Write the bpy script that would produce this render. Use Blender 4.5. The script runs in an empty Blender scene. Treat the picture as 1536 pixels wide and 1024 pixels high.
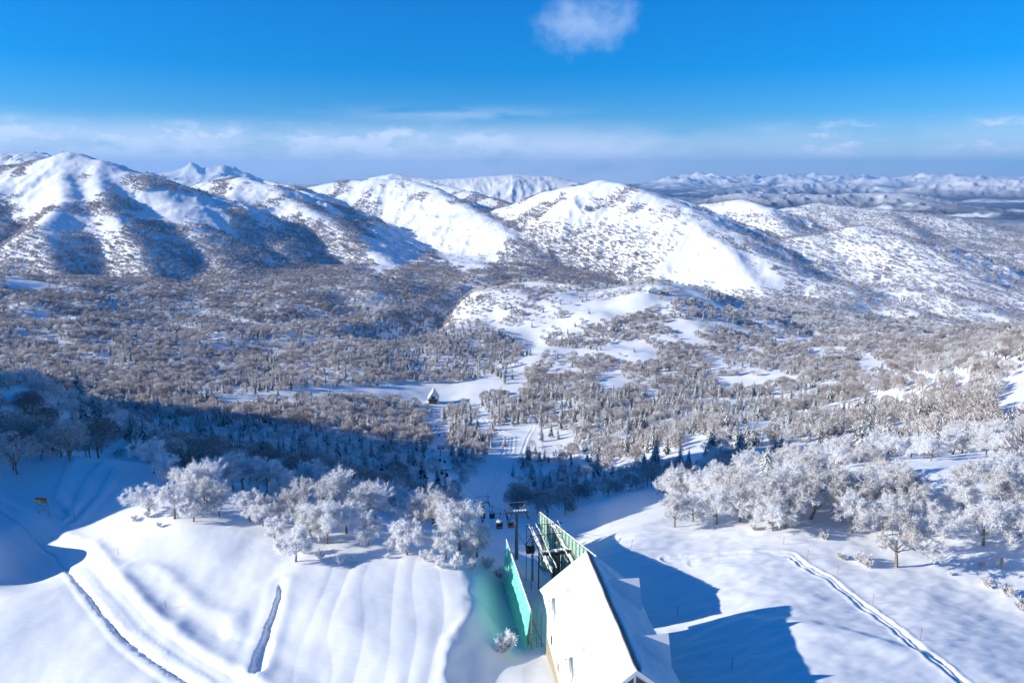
HAZE = 4.0e-5
import bpy, bmesh, math, random
import numpy as np
from mathutils import Vector, Matrix
R = math.radians
C = bpy.context.scene.collection
random.seed(7)
rng = np.random.default_rng(11)

# ---------------------------------------------------------------- camera
CAMZ, FPX, PITCH = 80.0, 1024.0, R(13.7)
cp, sp = math.cos(PITCH), math.sin(PITCH)
cam = bpy.data.cameras.new('camera')
cam.lens, cam.sensor_width = 24.0, 36.0
cam.clip_start, cam.clip_end = 1.0, 120000.0
co = bpy.data.objects.new('camera', cam)
co.location = (0, 0, CAMZ)
co.rotation_euler = (R(90) - PITCH, 0, 0)
C.objects.link(co)
bpy.context.scene.camera = co


def ray(u, v):
    a, b = (u - 768) / FPX, (512 - v) / FPX
    return np.array([a, cp + b * sp, -sp + b * cp])


def at(u, v, Y):
    d = ray(u, v)
    return np.array([0, 0, CAMZ]) + d * (Y / d[1])


def atz(u, v, z):
    d = ray(u, v)
    return np.array([0, 0, CAMZ]) + d * ((z - CAMZ) / d[2])


def proj(x, y, z):
    dz = z - CAMZ
    dep = y * cp - dz * sp
    up = y * sp + dz * cp
    return 768 + FPX * x / dep, 512 - FPX * up / dep


# ---------------------------------------------------------------- noise
def _h(ix, iy, seed):
    n = (ix.astype(np.int64) * 374761393 + iy.astype(np.int64) * 668265263 + seed * 1274126177) & 0xFFFFFFFF
    n = ((n ^ (n >> 13)) * 1274126177) & 0xFFFFFFFF
    return (n ^ (n >> 16)) & 0xFFFF


def noise(x, y, seed=0):
    x = np.asarray(x, float); y = np.asarray(y, float)
    x0 = np.floor(x); y0 = np.floor(y)
    fx, fy = x - x0, y - y0
    sx = fx * fx * fx * (fx * (fx * 6 - 15) + 10)
    sy = fy * fy * fy * (fy * (fy * 6 - 15) + 10)
    r = []
    for j in (0, 1):
        for i in (0, 1):
            a = _h(x0 + i, y0 + j, seed) * (2 * math.pi / 65536)
            r.append(np.cos(a) * (fx - i) + np.sin(a) * (fy - j))
    a = r[0] + (r[1] - r[0]) * sx
    b = r[2] + (r[3] - r[2]) * sx
    return (a + (b - a) * sy) * 1.5


def fbm(x, y, o=4, seed=0, g=.5):
    s, a = 0, 1.0
    for k in range(o):
        s = s + a * noise(x * 2 ** k, y * 2 ** k, seed + k * 17)
        a *= g
    return s


def ridged(x, y, o=5, seed=0):
    s, a, w = 0, 1.0, 1.0
    for k in range(o):
        n = (1 - np.abs(noise(x * 2 ** k, y * 2 ** k, seed + k * 31))) ** 2
        s = s + a * n * w
        w = np.clip(n * 1.3, 0, 1)
        a *= .5
    return s / 1.9


def sstep(a, b, x):
    t = np.clip((x - a) / (b - a), 0, 1)
    return t * t * (3 - 2 * t)


# ---------------------------------------------------------------- terrain: control points of the gentle ground
PTS = []
def P(u, v, Y): PTS.append(at(u, v, Y))
def Z(u, v, z): PTS.append(atz(u, v, z))
def W(x, y, z): PTS.append(np.array([x, y, z], float))
# summit terrace on the left
for q in [(600,1024,0),(450,1010,-.6),(300,1024,-1.8),(100,1024,-3.2),(0,1024,-4),(0,900,-4),(150,900,-2.5),(0,800,-4),(0,735,-3.5),
          (60,705,-2.5),(110,698,-2),(200,720,-2.5),(240,780,-1.5),(330,800,-1),(330,870,-1),(440,845,-.6),(540,830,-1),(610,830,-1),
          (560,900,.2),(690,870,0),(690,960,.3),(640,1000,.2),(-80,800,-2),(-80,950,-4)]: Z(*q)
for q in [(706,884,-.4),(712,872,-.6),(715,905,-.7),(692,935,-.2),(677,965,0)]: Z(*q)
# hollow beside the fence, gondola lane, right terrace
W(-4,140,-9); W(-3,122,-7); W(1,112,-6.5); W(4,104,-5); W(8,92,-3)
W(4,124,-9); W(6,140,-13); W(3,165,-21); W(9,165,-22)
for q in [(900,835,-5),(960,800,-6),(1060,790,-6),(1130,772,-6),(1000,870,-4.5),(1100,900,-2.6),(1197,905,-1.4),(1183,956,1.2),(1213,1012,2.4),(1100,1000,-.6),(1050,930,-3.2),(1040,960,-2.6),(1536,1024,-1),(1400,960,-.5),(1300,900,-3),
          (1200,805,-4),(1340,850,-4.5),(1400,800,-4),(1500,900,-5),(1440,722,-2),(1536,760,-2)]: Z(*q)
W(17,95,-4); W(27,84,0); W(10,66,-1); W(-20,70,1)
# beyond the brink: the ski run and the lift line
P(720,790,262); P(745,750,400); P(735,720,520); P(740,690,640); P(760,650,790); P(650,604,1080); P(780,540,1400); P(800,500,1700)
P(950,430,1980); P(985,440,1900); P(880,470,1800); P(1100,462,1950); P(1060,440,2000); P(700,470,1950); P(745,440,2050)
P(900,600,1000); P(1000,560,1200); P(1000,500,1550); P(1200,520,1500); P(1300,500,1650)
# shaded bowl right of the run
P(880,780,250); P(940,740,330); P(860,700,560); P(960,690,470); P(1000,650,640); P(1100,650,520); P(1060,690,380); P(1150,700,330)
P(1250,690,300); P(1200,610,800); P(1300,660,390); P(1300,600,720); P(1400,600,560); P(1420,680,260); P(1500,640,330); P(1536,580,440)
P(1536,522,620); P(1450,545,700); P(1410,538,900); P(1536,500,1000); P(1380,520,1250)
# left forest
P(690,740,360); P(600,700,430); P(500,735,270); P(480,690,420); P(400,660,560); P(300,700,300); P(250,665,420); P(100,672,280); P(0,690,220); P(0,640,420); P(150,630,560)
P(330,605,860); P(500,610,920); P(100,590,820); P(0,560,900); P(200,540,1200); P(400,540,1350); P(560,560,1250); P(0,490,1450); P(250,480,1750)
P(450,480,1850); P(590,500,1700); P(630,470,2100); P(0,420,2050); P(150,430,2250); P(380,440,2300); P(550,430,2450)
P(640,440,2500); P(760,425,2600); P(900,447,2600); P(1100,455,2700); P(1250,460,2600); P(1350,480,2400); P(1450,480,2400); P(1536,490,2300)
# the summit hill beyond the left edge of the picture (throws the big blue shadow)
HILL = True
W(-150,148,6); W(-135,132,-5.5); W(-122,142,-5); W(-118,126,-6); W(-165,134,2); W(-190,150,38); W(-185,190,42); W(-215,240,10); W(-215,290,-10); W(-250,360,-45)
W(-170,80,-5); W(-100,50,-3); W(-260,60,-10); W(-200,124,4); W(-160,110,-4)
W(-260,195,78); W(-340,245,135); W(-430,310,150); W(-380,150,60); W(-520,360,102); W(-610,450,102); W(-720,530,85)
P(-25,665,300); P(-25,640,400); P(-25,620,500); P(-25,600,620); P(-25,580,760)
P(-40,560,800); P(-40,620,480); P(30,605,650); P(-10,575,760); P(-40,660,330)
P(-60,690,215); P(-70,645,400); P(-70,600,640); P(-80,560,900); P(-60,760,140); P(-160,640,420); P(-180,590,700); P(-200,550,1000)
W(100,60,-6); W(200,150,-4); W(300,200,4); W(500,350,10); W(800,600,-20); W(1200,900,-100)
W(0,40,0); W(-60,40,-2); W(60,40,-2)
for a in (-75, -45, -25, 0, 25, 45, 70):
    for rr, zz in ((3600, -380), (6000, -380)):
        W(rr * math.sin(R(a)), rr * math.cos(R(a)), zz)
PTS = np.array(PTS)
SB = .62
pr = np.hypot(PTS[:, 0], PTS[:, 1])
pa = np.arctan2(PTS[:, 0], PTS[:, 1]); ps = np.log(pr) * SB
pv = (PTS[:, 2] - CAMZ) / pr


def kern(d2): return np.sqrt(d2 + .0030)


A = kern((pa[:, None] - pa) ** 2 + (ps[:, None] - ps) ** 2)
n = len(pv)
Q = np.stack([np.ones(n), pa, ps], 1)
K = np.block([[A - np.eye(n) * .0006, Q], [Q.T, np.zeros((3, 3))]])
wt = np.linalg.solve(K, np.concatenate([pv, np.zeros(3)]))
ca = np.linspace(R(-112), R(78), 420)
cs = np.linspace(math.log(22) * SB, math.log(9000) * SB, 420)
GA, GS = np.meshgrid(ca, cs)
cv = np.zeros(GA.size)
ga, gs = GA.ravel(), GS.ravel()
for i in range(0, ga.size, 20000):
    sl = slice(i, i + 20000)
    k = kern((ga[sl, None] - pa) ** 2 + (gs[sl, None] - ps) ** 2)
    cv[sl] = k @ wt[:n] + wt[n] + wt[n + 1] * ga[sl] + wt[n + 2] * gs[sl]
cv = cv.reshape(GA.shape)


def lookup(tab, fa, fs):
    na, ns = tab.shape[1], tab.shape[0]
    fa = np.clip(fa, 0, na - 1.001); fs = np.clip(fs, 0, ns - 1.001)
    i, j = fa.astype(int), fs.astype(int)
    x, y = fa - i, fs - j
    return (tab[j, i] * (1 - x) + tab[j, i + 1] * x) * (1 - y) + (tab[j + 1, i] * (1 - x) + tab[j + 1, i + 1] * x) * y


def cubic(tab, fa, fs):      # catmull-rom so the upsampled ground stays smooth
    na, ns = tab.shape[1], tab.shape[0]
    fa = np.clip(fa, 1, na - 2.001); fs = np.clip(fs, 1, ns - 2.001)
    i, j = fa.astype(int), fs.astype(int)
    x, y = fa - i, fs - j
    def w(t): return (-.5*t+t*t-.5*t**3, 1-2.5*t*t+1.5*t**3, .5*t+2*t*t-1.5*t**3, -.5*t*t+.5*t**3)
    wx, wy = w(x), w(y)
    s = 0
    for b in range(4):
        r_ = 0
        for a in range(4):
            r_ = r_ + tab[j + b - 1, i + a - 1] * wx[a]
        s = s + r_ * wy[b]
    return s


def base(x, y):
    r = np.maximum(np.hypot(x, y), 23.0); a = np.arctan2(x, y)
    t = cubic(cv, (a - ca[0]) / (ca[1] - ca[0]), (np.log(r) * SB - cs[0]) / (cs[1] - cs[0]))
    z = CAMZ + t * r
    f = sstep(5000, 9000, r)
    return z * (1 - f) - 380 * f


def hit(u, v, f=None, rmin=50, rmax=9000):   # where the sight line through a picture point meets the ground
    f = f or base
    d = ray(u, v)
    hh = math.hypot(d[0], d[1])
    ts = np.exp(np.linspace(math.log(rmin), math.log(rmax), 3000)) / hh
    zz = CAMZ + d[2] * ts
    g = f(d[0] * ts, d[1] * ts)
    k = int(np.argmax(zz < g)) if (zz < g).any() else len(ts) - 1
    t = ts[k]
    return np.array([d[0] * t, d[1] * t, f(np.array([d[0] * t]), np.array([d[1] * t]))[0]])


def polydist(X, Y, pts, side=False):
    """signed distance to a polyline (right of travel positive), interpolated z and arc length"""
    best = np.full(X.shape, 1e12); sgn = np.zeros(X.shape); zz = np.zeros(X.shape); ss = np.zeros(X.shape); prp = np.zeros(X.shape)
    acc = 0
    for p, q in zip(pts[:-1], pts[1:]):
        dx, dy = q[0] - p[0], q[1] - p[1]
        L2 = dx * dx + dy * dy + 1e-9; L = math.sqrt(L2)
        t = np.clip(((X - p[0]) * dx + (Y - p[1]) * dy) / L2, 0, 1)
        ex, ey = X - p[0] - t * dx, Y - p[1] - t * dy
        d2 = ex * ex + ey * ey
        m = d2 < best
        best = np.where(m, d2, best)
        sgn = np.where(m, ex * dy - ey * dx, sgn)
        if side: prp = np.where(m, (ex * dy - ey * dx) / L, prp)
        zz = np.where(m, p[2] + t * (q[2] - p[2]), zz)
        ss = np.where(m, acc + t * L, ss)
        acc += L
    dd = np.sqrt(best)
    if side: return dd, np.clip(prp / (dd + 1e-6), -1, 1), zz, ss
    return dd * np.where(sgn >= 0, 1, -1), zz, ss


S = 1.55
def RG(sl, sr, w, *pts): return (sl * 1.28, sr * 1.25, w * .8, [at(u, v, Y * S) for u, v, Y in pts])
RIDGES = [
 RG(.30,.50,110,(-220,262,2900),(-60,258,2700),(40,246,2640),(105,231,2600),(150,244,2550),(190,258,2500),(225,272,2420),(262,302,2300),(300,345,2100),(345,388,1850),(375,410,1700)),
 RG(.30,.62,35,(150,245,2550),(146,275,2330),(165,315,2100),(205,362,1850),(235,400,1650)),
 RG(.30,.60,40,(105,234,2600),(95,262,2400),(100,300,2150),(60,340,1900),(90,385,1650)),
 RG(.32,.50,40,(20,262,2500),(-40,310,2200),(-20,370,1800)),
 RG(.30,.52,70,(250,292,3300),(310,273,3200),(365,266,3100),(410,280,2950),(460,312,2700),(525,350,2420),(600,388,2150),(650,405,1950)),
 RG(.30,.50,40,(400,272,3700),(440,279,3550),(480,300,3300),(530,330,2950),(590,362,2600)),
 RG(.30,.55,45,(365,268,3100),(350,295,2850),(375,335,2500),(430,380,2150),(480,410,1850)),
 RG(.34,.55,120,(440,285,4000),(520,271,3850),(600,268,3700),(650,284,3450),(705,312,3050),(765,347,2650),(825,385,2300),(890,418,2020)),
 RG(.30,.45,150,(560,268,5200),(590,262,5000),(650,271,4900),(720,266,4900),(775,262,4900),(830,266,4900),(900,280,4700),(990,290,4500)),
 RG(.30,.48,60,(640,272,4700),(700,288,4300),(760,305,3900),(830,335,3300),(870,370,2800)),
 RG(.33,.55,110,(760,310,3050),(825,288,2950),(900,271,2800),(960,284,2640),(1030,312,2430),(1090,346,2240),(1150,383,2050),(1215,420,1880),(1310,470,1640)),
 RG(.36,.60,50,(985,312,2480),(1040,334,2300),(1085,368,2120),(1130,400,1950),(1170,420,1850)),
 RG(.32,.52,45,(960,286,2900),(1020,300,2800),(1075,322,2620),(1130,356,2400),(1200,398,2120),(1260,430,1900)),
 RG(.30,.48,70,(1000,318,3700),(1060,306,3550),(1110,299,3400),(1150,312,3200),(1178,340,2900),(1195,370,2600)),
 RG(.26,.36,160,(1160,388,2300),(1235,352,2350),(1290,341,2350),(1350,358,2220),(1410,396,2000),(1475,430,1800)),
 RG(.26,.34,160,(1140,318,4300),(1230,305,4050),(1330,316,3750),(1430,326,3500),(1540,350,3250),(1700,372,3100)),
 RG(.28,.40,60,(1330,318,3750),(1370,350,3200),(1430,392,2700),(1500,430,2200)),
 RG(.26,.40,70,(1230,420,2200),(1330,432,1950),(1440,452,1700),(1536,475,1560),(1650,500,1450)),
]
MIDR = [
 RG(.25,.30,200,(-200,250,5500),(40,240,5600),(60,250,5200)),
 RG(.16,.24,200,(1090,300,6200),(1200,294,6300),(1330,298,6000),(1420,312,5200),(1490,318,4800),(1600,330,4500)),
 RG(.20,.30,200,(1050,292,9000),(1130,284,9500),(1200,279,9800),(1270,277,9800),(1350,283,9300),(1440,272,8800),(1536,270,8500),(1700,272,8200)),
]

# ---------------------------------------------------------------- picture points of the near snow features, laid on the ground
def line(*uv): return [hit(u, v) for u, v in uv]
F_RUT = line((-40,735),(0,765),(40,795),(85,832),(120,875),(150,915),(180,950),(230,987),(300,1032))
F_BERM = line((-30,722),(0,733),(60,772),(100,797),(145,812),(165,835),(190,868),(245,925),(320,975),(440,1040))
F_DIP = line((160,808),(200,850),(240,900),(290,932),(345,955))
F_DRIFT = line((195,848),(250,855),(278,888),(300,905),(348,925),(352,950))
F_WEDGE = line((422,872),(413,915),(400,955),(388,1005))
F_EDGE = line((668,1045),(671,985),(678,958),(700,931),(722,908),(709,890),(714,874),(738,860))
F_SKI = line((1000,838),(1080,831),(1150,829),(1190,832),(1204,848),(1245,868),(1300,912),(1340,940),(1385,980),(1450,1030))
F_SKI2 = line((1040,845),(1120,838),(1185,836))
F_GORGE = line((520,512),(560,503),(605,494),(638,480),(658,460),(690,440),(720,425))
F_STEP = line((1085,922),(1130,932),(1250,945),(1380,985))
F_TR = [line((790,645),(760,655),(752,690),(738,730),(748,790)), line((742,640),(770,655),(768,680),(742,705),(729,735),(735,790)),
        line((800,640),(790,660),(775,700),(765,735),(772,790)), line((700,600),(690,595),(712,618),(735,640))]


def near_detail(x, y, z):
    r = np.hypot(x, y)
    out = np.zeros_like(z)
    m = (r < 330) & (y > 30)
    X, Y = x[m], y[m]
    dz = np.zeros_like(X)
    fade = sstep(330, 230, r[m])
    # wind drifts and ripples
    dz += .40 * fbm(X / 22, Y / 22, 3, 5) * fade
    c, s = math.cos(.25), math.sin(.25)
    xr, yr = X * c + Y * s, -X * s + Y * c
    right = sstep(12, 30, X)
    dz += (.21 * noise(xr / 7, yr / 2.2, 8) + .08 * noise(xr / 3.2, yr / .9, 9)) * right * fade
    dz += .02 * noise(xr / 2.0, yr / 3.0, 10) * fade
    # fluted bank
    fl = sstep(-42, -33, X + .05 * (Y - 100)) * sstep(-9.5, -12.5, X) * sstep(139, 128, Y)
    lean = X + (Y - 110) * .10
    wv = lean / 4.6 + .5 * noise(X / 9, Y / 30, 21)
    dz += fl * (.085 * (np.abs(np.sin(wv * math.pi)) - .6) + .13 * noise(lean / 6.5, Y / 60, 22))
    dz += .25 * noise(lean / 5, Y / 55, 23) * sstep(-75, -60, X) * sstep(-35, -45, X) * .5
    # snowmobile rut
    d, _, a = polydist(X, Y, F_RUT)
    jit = d + .22 * noise(X * 1.3, Y * 1.3, 31) + .12 * noise(X * 3, Y * 3, 32)
    dz += -(.58 + .3 * noise(X / 2.5, Y / 2.5, 37)) * np.exp(-(jit / (.5 + .15 * noise(X / 4, Y / 4, 38))) ** 2) + .16 * np.exp(-((jit + 1.5) / 1.0) ** 2) + .08 * np.exp(-((jit - 1.5) / .7) ** 2)
    # cat road: smoothed shelf, berm on its valley side, dip below
    d, _, a = polydist(X, Y, F_BERM); d = -d
    dz += .46 * np.exp(-((d + .8) / 1.35) ** 2) * (1 + .4 * noise(X / 5, Y / 5, 33)) - .55 * sstep(.1, 5.0, d) * sstep(17, 8, d)
    dz += (.022 * np.sin(d * 3.6 + .6 * noise(X / 12, Y / 12, 39)) - .12) * sstep(-11, -9, d) * sstep(-1.5, -2.6, d)
    d, _, a = polydist(X, Y, F_DIP)
    dz -= .25 * np.exp(-((d + .5 * noise(X / 4, Y / 4, 36)) / 1.8) ** 2)
    d, _, a = polydist(X, Y, F_DRIFT)
    dz += .42 * np.exp(-((d + .5 * noise(X / 4, Y / 4, 35)) / 2.2) ** 2)
    d, _, a = polydist(X, Y, F_WEDGE)
    wd = .35 + .035 * a
    jit = d + .2 * noise(X * 1.2, Y * 1.2, 41) + .45 * noise(X / 4, Y / 4, 43)
    dz += -.7 * np.exp(-(jit / wd) ** 4) * sstep(0, 3, a) + .22 * np.exp(-((d + 1.6) / 1.4) ** 2) + .12 * np.exp(-((d - 2.2) / 1.2) ** 2)
    # lip of the hollow
    d, _, a = polydist(X, Y, F_EDGE)
    jit = d + .45 * noise(X / 3.5, Y / 3.5, 42)
    dz += (.32 * np.exp(-((jit + .5) / 1.2) ** 2) - 1.3 * sstep(-.3, 4.0, jit) * sstep(13, 7, d)) * sstep(.2, 5, a)
    # ski tracks on the right
    for F, dep in ((F_SKI, .24), (F_SKI2, .10)):
        d, _, a = polydist(X, Y, F)
        jit = d + .5 * noise(X / 4, Y / 4, 51) + .10 * noise(X * 1.2, Y * 1.2, 52)
        dz += -dep * (np.exp(-((jit - .55) / .40) ** 2) + .9 * np.exp(-((jit + .55) / .40) ** 2)) + .5 * dep * np.exp(-((jit + 1.4) / .5) ** 2) + .5 * dep * np.exp(-((jit - 1.4) / .5) ** 2)
        dz += dep * .5 * noise(X / 2.6, Y / 2.6, 53) * np.exp(-(d / 1.2) ** 2)
    d, _, a = polydist(X, Y, F_STEP)
    dz += .5 * sstep(-3, .4, d) * sstep(6, .4, d) * sstep(0, 6, a)
    # old furrows on the shaded hill
    for uv in (((100,760),(82,740),(95,705),(100,692)), ((100,772),(125,722),(145,697)), ((110,778),(150,735),(165,708))):
        d, _, a = polydist(X, Y, line(*uv))
        dz += -.8 * np.exp(-(d / 1.0) ** 2) + .55 * np.exp(-((d - 2) / 1.3) ** 2)
    out[m] = dz
    # tracks of the ski run
    m = (r > 230) & (r < 1300) & (np.abs(x) < 160)
    X, Y = x[m], y[m]
    dz = np.zeros_like(X)
    for F in F_TR:
        d, _, a = polydist(X, Y, F)
        dz += -.42 * np.exp(-((d + .6 * noise(X / 14, Y / 14, 55)) / 1.0) ** 2) + .25 * np.exp(-((d - 2.2) / 1.2) ** 2) + .4 * np.exp(-((d + 2.2) / 1.2) ** 2)
    out[m] += dz
    return out


def height(x, y):
    """the whole land: gentle base, ridges, far ranges, snow detail"""
    sh = np.shape(x); x = np.ravel(np.asarray(x, float)); y = np.ravel(np.asarray(y, float))
    r = np.hypot(x, y)
    z = base(x, y)
    # small swells in the forested valley
    f = sstep(330, 700, r) * sstep(9000, 5000, r)
    z = z + f * ((7 + 9 * sstep(1100, 1900, r)) * fbm(x / 210, y / 210, 2, 61) + .8 * noise(x / 30, y / 30, 64))
    m = (r > 900) & (r < 3600)
    d, _, a = polydist(x[m], y[m], F_GORGE)
    z[m] = z[m] - 70 * np.exp(-(d / (75 + 25 * noise(x[m] / 200, y[m] / 200, 66))) ** 2) * sstep(0, 250, a)
    m = (r > 1900) & (r < 26000)
    X, Y, zb = x[m], y[m], z[m]
    wx = 120 * fbm(X / 600, Y / 600, 3, 71); wy = 120 * fbm(X / 600, Y / 600, 3, 75)
    for k, (sl, sr, w, pts) in enumerate(RIDGES + MIDR):
        far = k >= len(RIDGES)
        cx = [p[0] for p in pts]; cy = [p[1] for p in pts]
        pad = 6000 if far else 2300
        q = (X > min(cx) - pad) & (X < max(cx) + pad) & (Y > min(cy) - pad) & (Y < max(cy) + pad)
        if not q.any(): continue
        xq, yq = X[q], Y[q]
        sc = .5 if not far else 2.0
        off = sc * wx[q] * .7
        h = np.full(xq.shape, -1e9); dmin = np.full(xq.shape, 1e9); acc = 0.0
        seg = [math.hypot(b_[0] - a_[0], b_[1] - a_[1]) for a_, b_ in zip(pts[:-1], pts[1:])]
        tot = sum(seg)
        for p, e, Ls in zip(pts[:-1], pts[1:], seg):      # highest of the segments: no cliff where two of them meet
            dx, dy = (e[0] - p[0]) / Ls, (e[1] - p[1]) / Ls
            t = np.clip((xq - p[0]) * dx + (yq - p[1]) * dy, 0, Ls)
            ex, ey = xq - p[0] - t * dx, yq - p[1] - t * dy
            d = np.hypot(ex, ey)
            side = np.clip((ex * dy - ey * dx) / (d + 1e-6), -1, 1)
            zr = p[2] + (e[2] - p[2]) * t / Ls
            if not far: zr = zr - 90 * sstep(.68, 1.0, (acc + t) / tot) * (1 if k else .6)
            ad = np.abs(d + sstep(0, 260, d) * off)
            slope = sl + (sr - sl) * sstep(-1, 1, side)
            h = np.maximum(h, zr - slope * (np.sqrt(ad * ad + w * w) - w))
            dmin = np.minimum(dmin, d); acc += Ls
        dw = sstep(0, 260, dmin)
        h = h + dw * (36 if not far else 90) * (ridged(xq / 300, yq / 300, 4, 81 + k) - .55)
        if not far: h = h + (.25 + .75 * dw) * 13 * (ridged(xq / 95, yq / 120, 2, 181 + k) - .55)
        kk = 16.0 if not far else 25
        zz = zb[q]
        mx = np.maximum(h, zz)
        zb[q] = mx + kk * np.log(np.exp(np.clip((h - mx) / kk, -50, 0)) + np.exp(np.clip((zz - mx) / kk, -50, 0)))
    zb = zb + sstep(2200, 3200, r[m]) * (9 * fbm(X / 260, Y / 260, 5, 91, .55))
    z[m] = zb
    # far plain and the ranges on the horizon
    m = r > 7000
    X, Y = x[m], y[m]; rr = r[m]; th = np.degrees(np.arctan2(X, Y))
    g = ridged(X / 3100, Y / 3100, 6, 101) + .15 * fbm(X / 900, Y / 900, 3, 105)
    far = sstep(17500, 22000, rr) * sstep(9, 14, th) * (1 - .55 * sstep(33, 40, th))
    left = np.exp(-((th + 24.0) / 4.6) ** 2) * np.exp(-((rr - 19000) / 2600) ** 2)
    left2 = np.exp(-((th + 18.0) / 5) ** 2) * np.exp(-((rr - 17000) / 2600) ** 2) * .35
    low = sstep(7000, 10000, rr) * (70 * g) + 60 * noise(X / 2500, Y / 2500, 107) * sstep(7000, 12000, rr)
    z[m] = z[m] + low + far * (520 * (.75 * g + .25 * ridged(X / 1500, Y / 1500, 5, 111)) - 45) + 560 * left * (.35 + .85 * g) + 640 * left2 * g
    z = z + near_detail(x, y, z)
    return z.reshape(sh)


# ---------------------------------------------------------------- ground sheet (finer near the summit, coarser far away)
ang = np.concatenate([np.linspace(-112, -50, 70)[:-1], np.linspace(-50, -40, 60)[:-1], np.linspace(-40, 40, 1000), np.linspace(40, 50, 60)[1:], np.linspace(50, 78, 40)[1:]])
rad = np.concatenate([np.geomspace(24, 78, 60)[:-1], np.geomspace(78, 175, 330)[:-1], np.geomspace(175, 330, 150)[:-1], np.geomspace(330, 3000, 430)[:-1],
                      np.geomspace(3000, 9500, 330)[:-1], np.geomspace(9500, 31000, 300)])
AA, RR = np.meshgrid(np.radians(ang), rad)
GX, GY = RR * np.sin(AA), RR * np.cos(AA)
GZ = height(GX, GY)
la, lr = np.radians(ang), np.log(rad)


def ground(x, y):
    x = np.asarray(x, float); y = np.asarray(y, float)
    fa = np.interp(np.arctan2(x, y), la, np.arange(len(la)))
    fr = np.interp(np.log(np.maximum(np.hypot(x, y), 24.01)), lr, np.arange(len(lr)))
    return lookup(GZ, np.atleast_1d(fa), np.atleast_1d(fr)).reshape(x.shape)


def gz(x, y): return float(ground(np.array([x]), np.array([y]))[0])


def mesh_np(name, verts, faces, mat=None, smooth=True, mats=None, mi=None):
    me = bpy.data.meshes.new(name)
    verts = np.asarray(verts, np.float32).reshape(-1, 3); faces = np.asarray(faces, np.int32)
    k = faces.shape[1]
    me.vertices.add(len(verts)); me.vertices.foreach_set('co', verts.ravel())
    me.loops.add(faces.size); me.loops.foreach_set('vertex_index', faces.ravel())
    me.polygons.add(len(faces)); me.polygons.foreach_set('loop_start', np.arange(0, faces.size, k, dtype=np.int32))
    me.polygons.foreach_set('use_smooth', np.full(len(faces), smooth, bool))
    for m in (mats or [mat]):
        me.materials.append(m)
    if mi is not None:
        me.polygons.foreach_set('material_index', np.asarray(mi, np.int32))
    me.update(calc_edges=True)
    return me


# ---------------------------------------------------------------- materials
MATS = {}
def mat(name, col, rough=.8, spec=.3, metal=0.0, var=.0, scale=6.0, bump=0.0, col2=None, sss=0.0):
    m = bpy.data.materials.new(name); m.use_nodes = True
    nt = m.node_tree; b = nt.nodes['Principled BSDF']
    b.inputs['Roughness'].default_value = rough
    b.inputs['Specular IOR Level'].default_value = spec
    b.inputs['Metallic'].default_value = metal
    c1 = (*col, 1)
    tc = nt.nodes.new('ShaderNodeTexCoord'); nz = nt.nodes.new('ShaderNodeTexNoise')
    nz.inputs['Scale'].default_value = scale; nz.inputs['Detail'].default_value = 5
    nt.links.new(tc.outputs['Object'], nz.inputs['Vector'])
    mx = nt.nodes.new('ShaderNodeMix'); mx.data_type = 'RGBA'
    c2 = col2 or tuple(max(0, c * (1 - var)) for c in col)
    mx.inputs[6].default_value = c1; mx.inputs[7].default_value = (*c2, 1)
    rp = nt.nodes.new('ShaderNodeMapRange'); rp.inputs[1].default_value = .35; rp.inputs[2].default_value = .65
    nt.links.new(nz.outputs['Fac'], rp.inputs[0]); nt.links.new(rp.outputs[0], mx.inputs[0])
    nt.links.new(mx.outputs[2], b.inputs['Base Color'])
    if bump:
        bp = nt.nodes.new('ShaderNodeBump'); bp.inputs['Strength'].default_value = bump; bp.inputs['Distance'].default_value = .05
        nt.links.new(nz.outputs['Fac'], bp.inputs['Height']); nt.links.new(bp.outputs[0], b.inputs['Normal'])
    MATS[name] = m
    return m


def island_mat(name, cols, fac, rough=.75, trans=0.0):
    """colour picked per twig (mesh island) with a little difference from tree to tree"""
    m = bpy.data.materials.new(name); m.use_nodes = True
    nt = m.node_tree; b = nt.nodes['Principled BSDF']
    b.inputs['Roughness'].default_value = rough; b.inputs['Specular IOR Level'].default_value = .15
    ge = nt.nodes.new('ShaderNodeNewGeometry'); oi = nt.nodes.new('ShaderNodeObjectInfo')
    ad = nt.nodes.new('ShaderNodeMath'); ad.operation = 'MULTIPLY_ADD'
    ad.inputs[1].default_value = fac; 
    of = nt.nodes.new('ShaderNodeMath'); of.operation = 'MULTIPLY'; of.inputs[1].default_value = 1 - fac
    nt.links.new(oi.outputs['Random'], of.inputs[0])
    nt.links.new(ge.outputs['Random Per Island'], ad.inputs[0]); nt.links.new(of.outputs[0], ad.inputs[2])
    cr = nt.nodes.new('ShaderNodeValToRGB')
    e = cr.color_ramp.elements
    while len(e) < len(cols): e.new(.5)
    for k, (p, c) in enumerate(cols):
        e[k].position = p; e[k].color = (*c, 1)
    nt.links.new(ad.outputs[0], cr.inputs[0]); nt.links.new(cr.outputs[0], b.inputs['Base Color'])
    if trans:
        tr = nt.nodes.new('ShaderNodeBsdfTranslucent'); ms = nt.nodes.new('ShaderNodeMixShader'); ms.inputs[0].default_value = trans
        nt.links.new(cr.outputs[0], tr.inputs['Color'])
        out = nt.nodes['Material Output']
        nt.links.new(b.outputs[0], ms.inputs[1]); nt.links.new(tr.outputs[0], ms.inputs[2]); nt.links.new(ms.outputs[0], out.inputs['Surface'])
    return m


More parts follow.
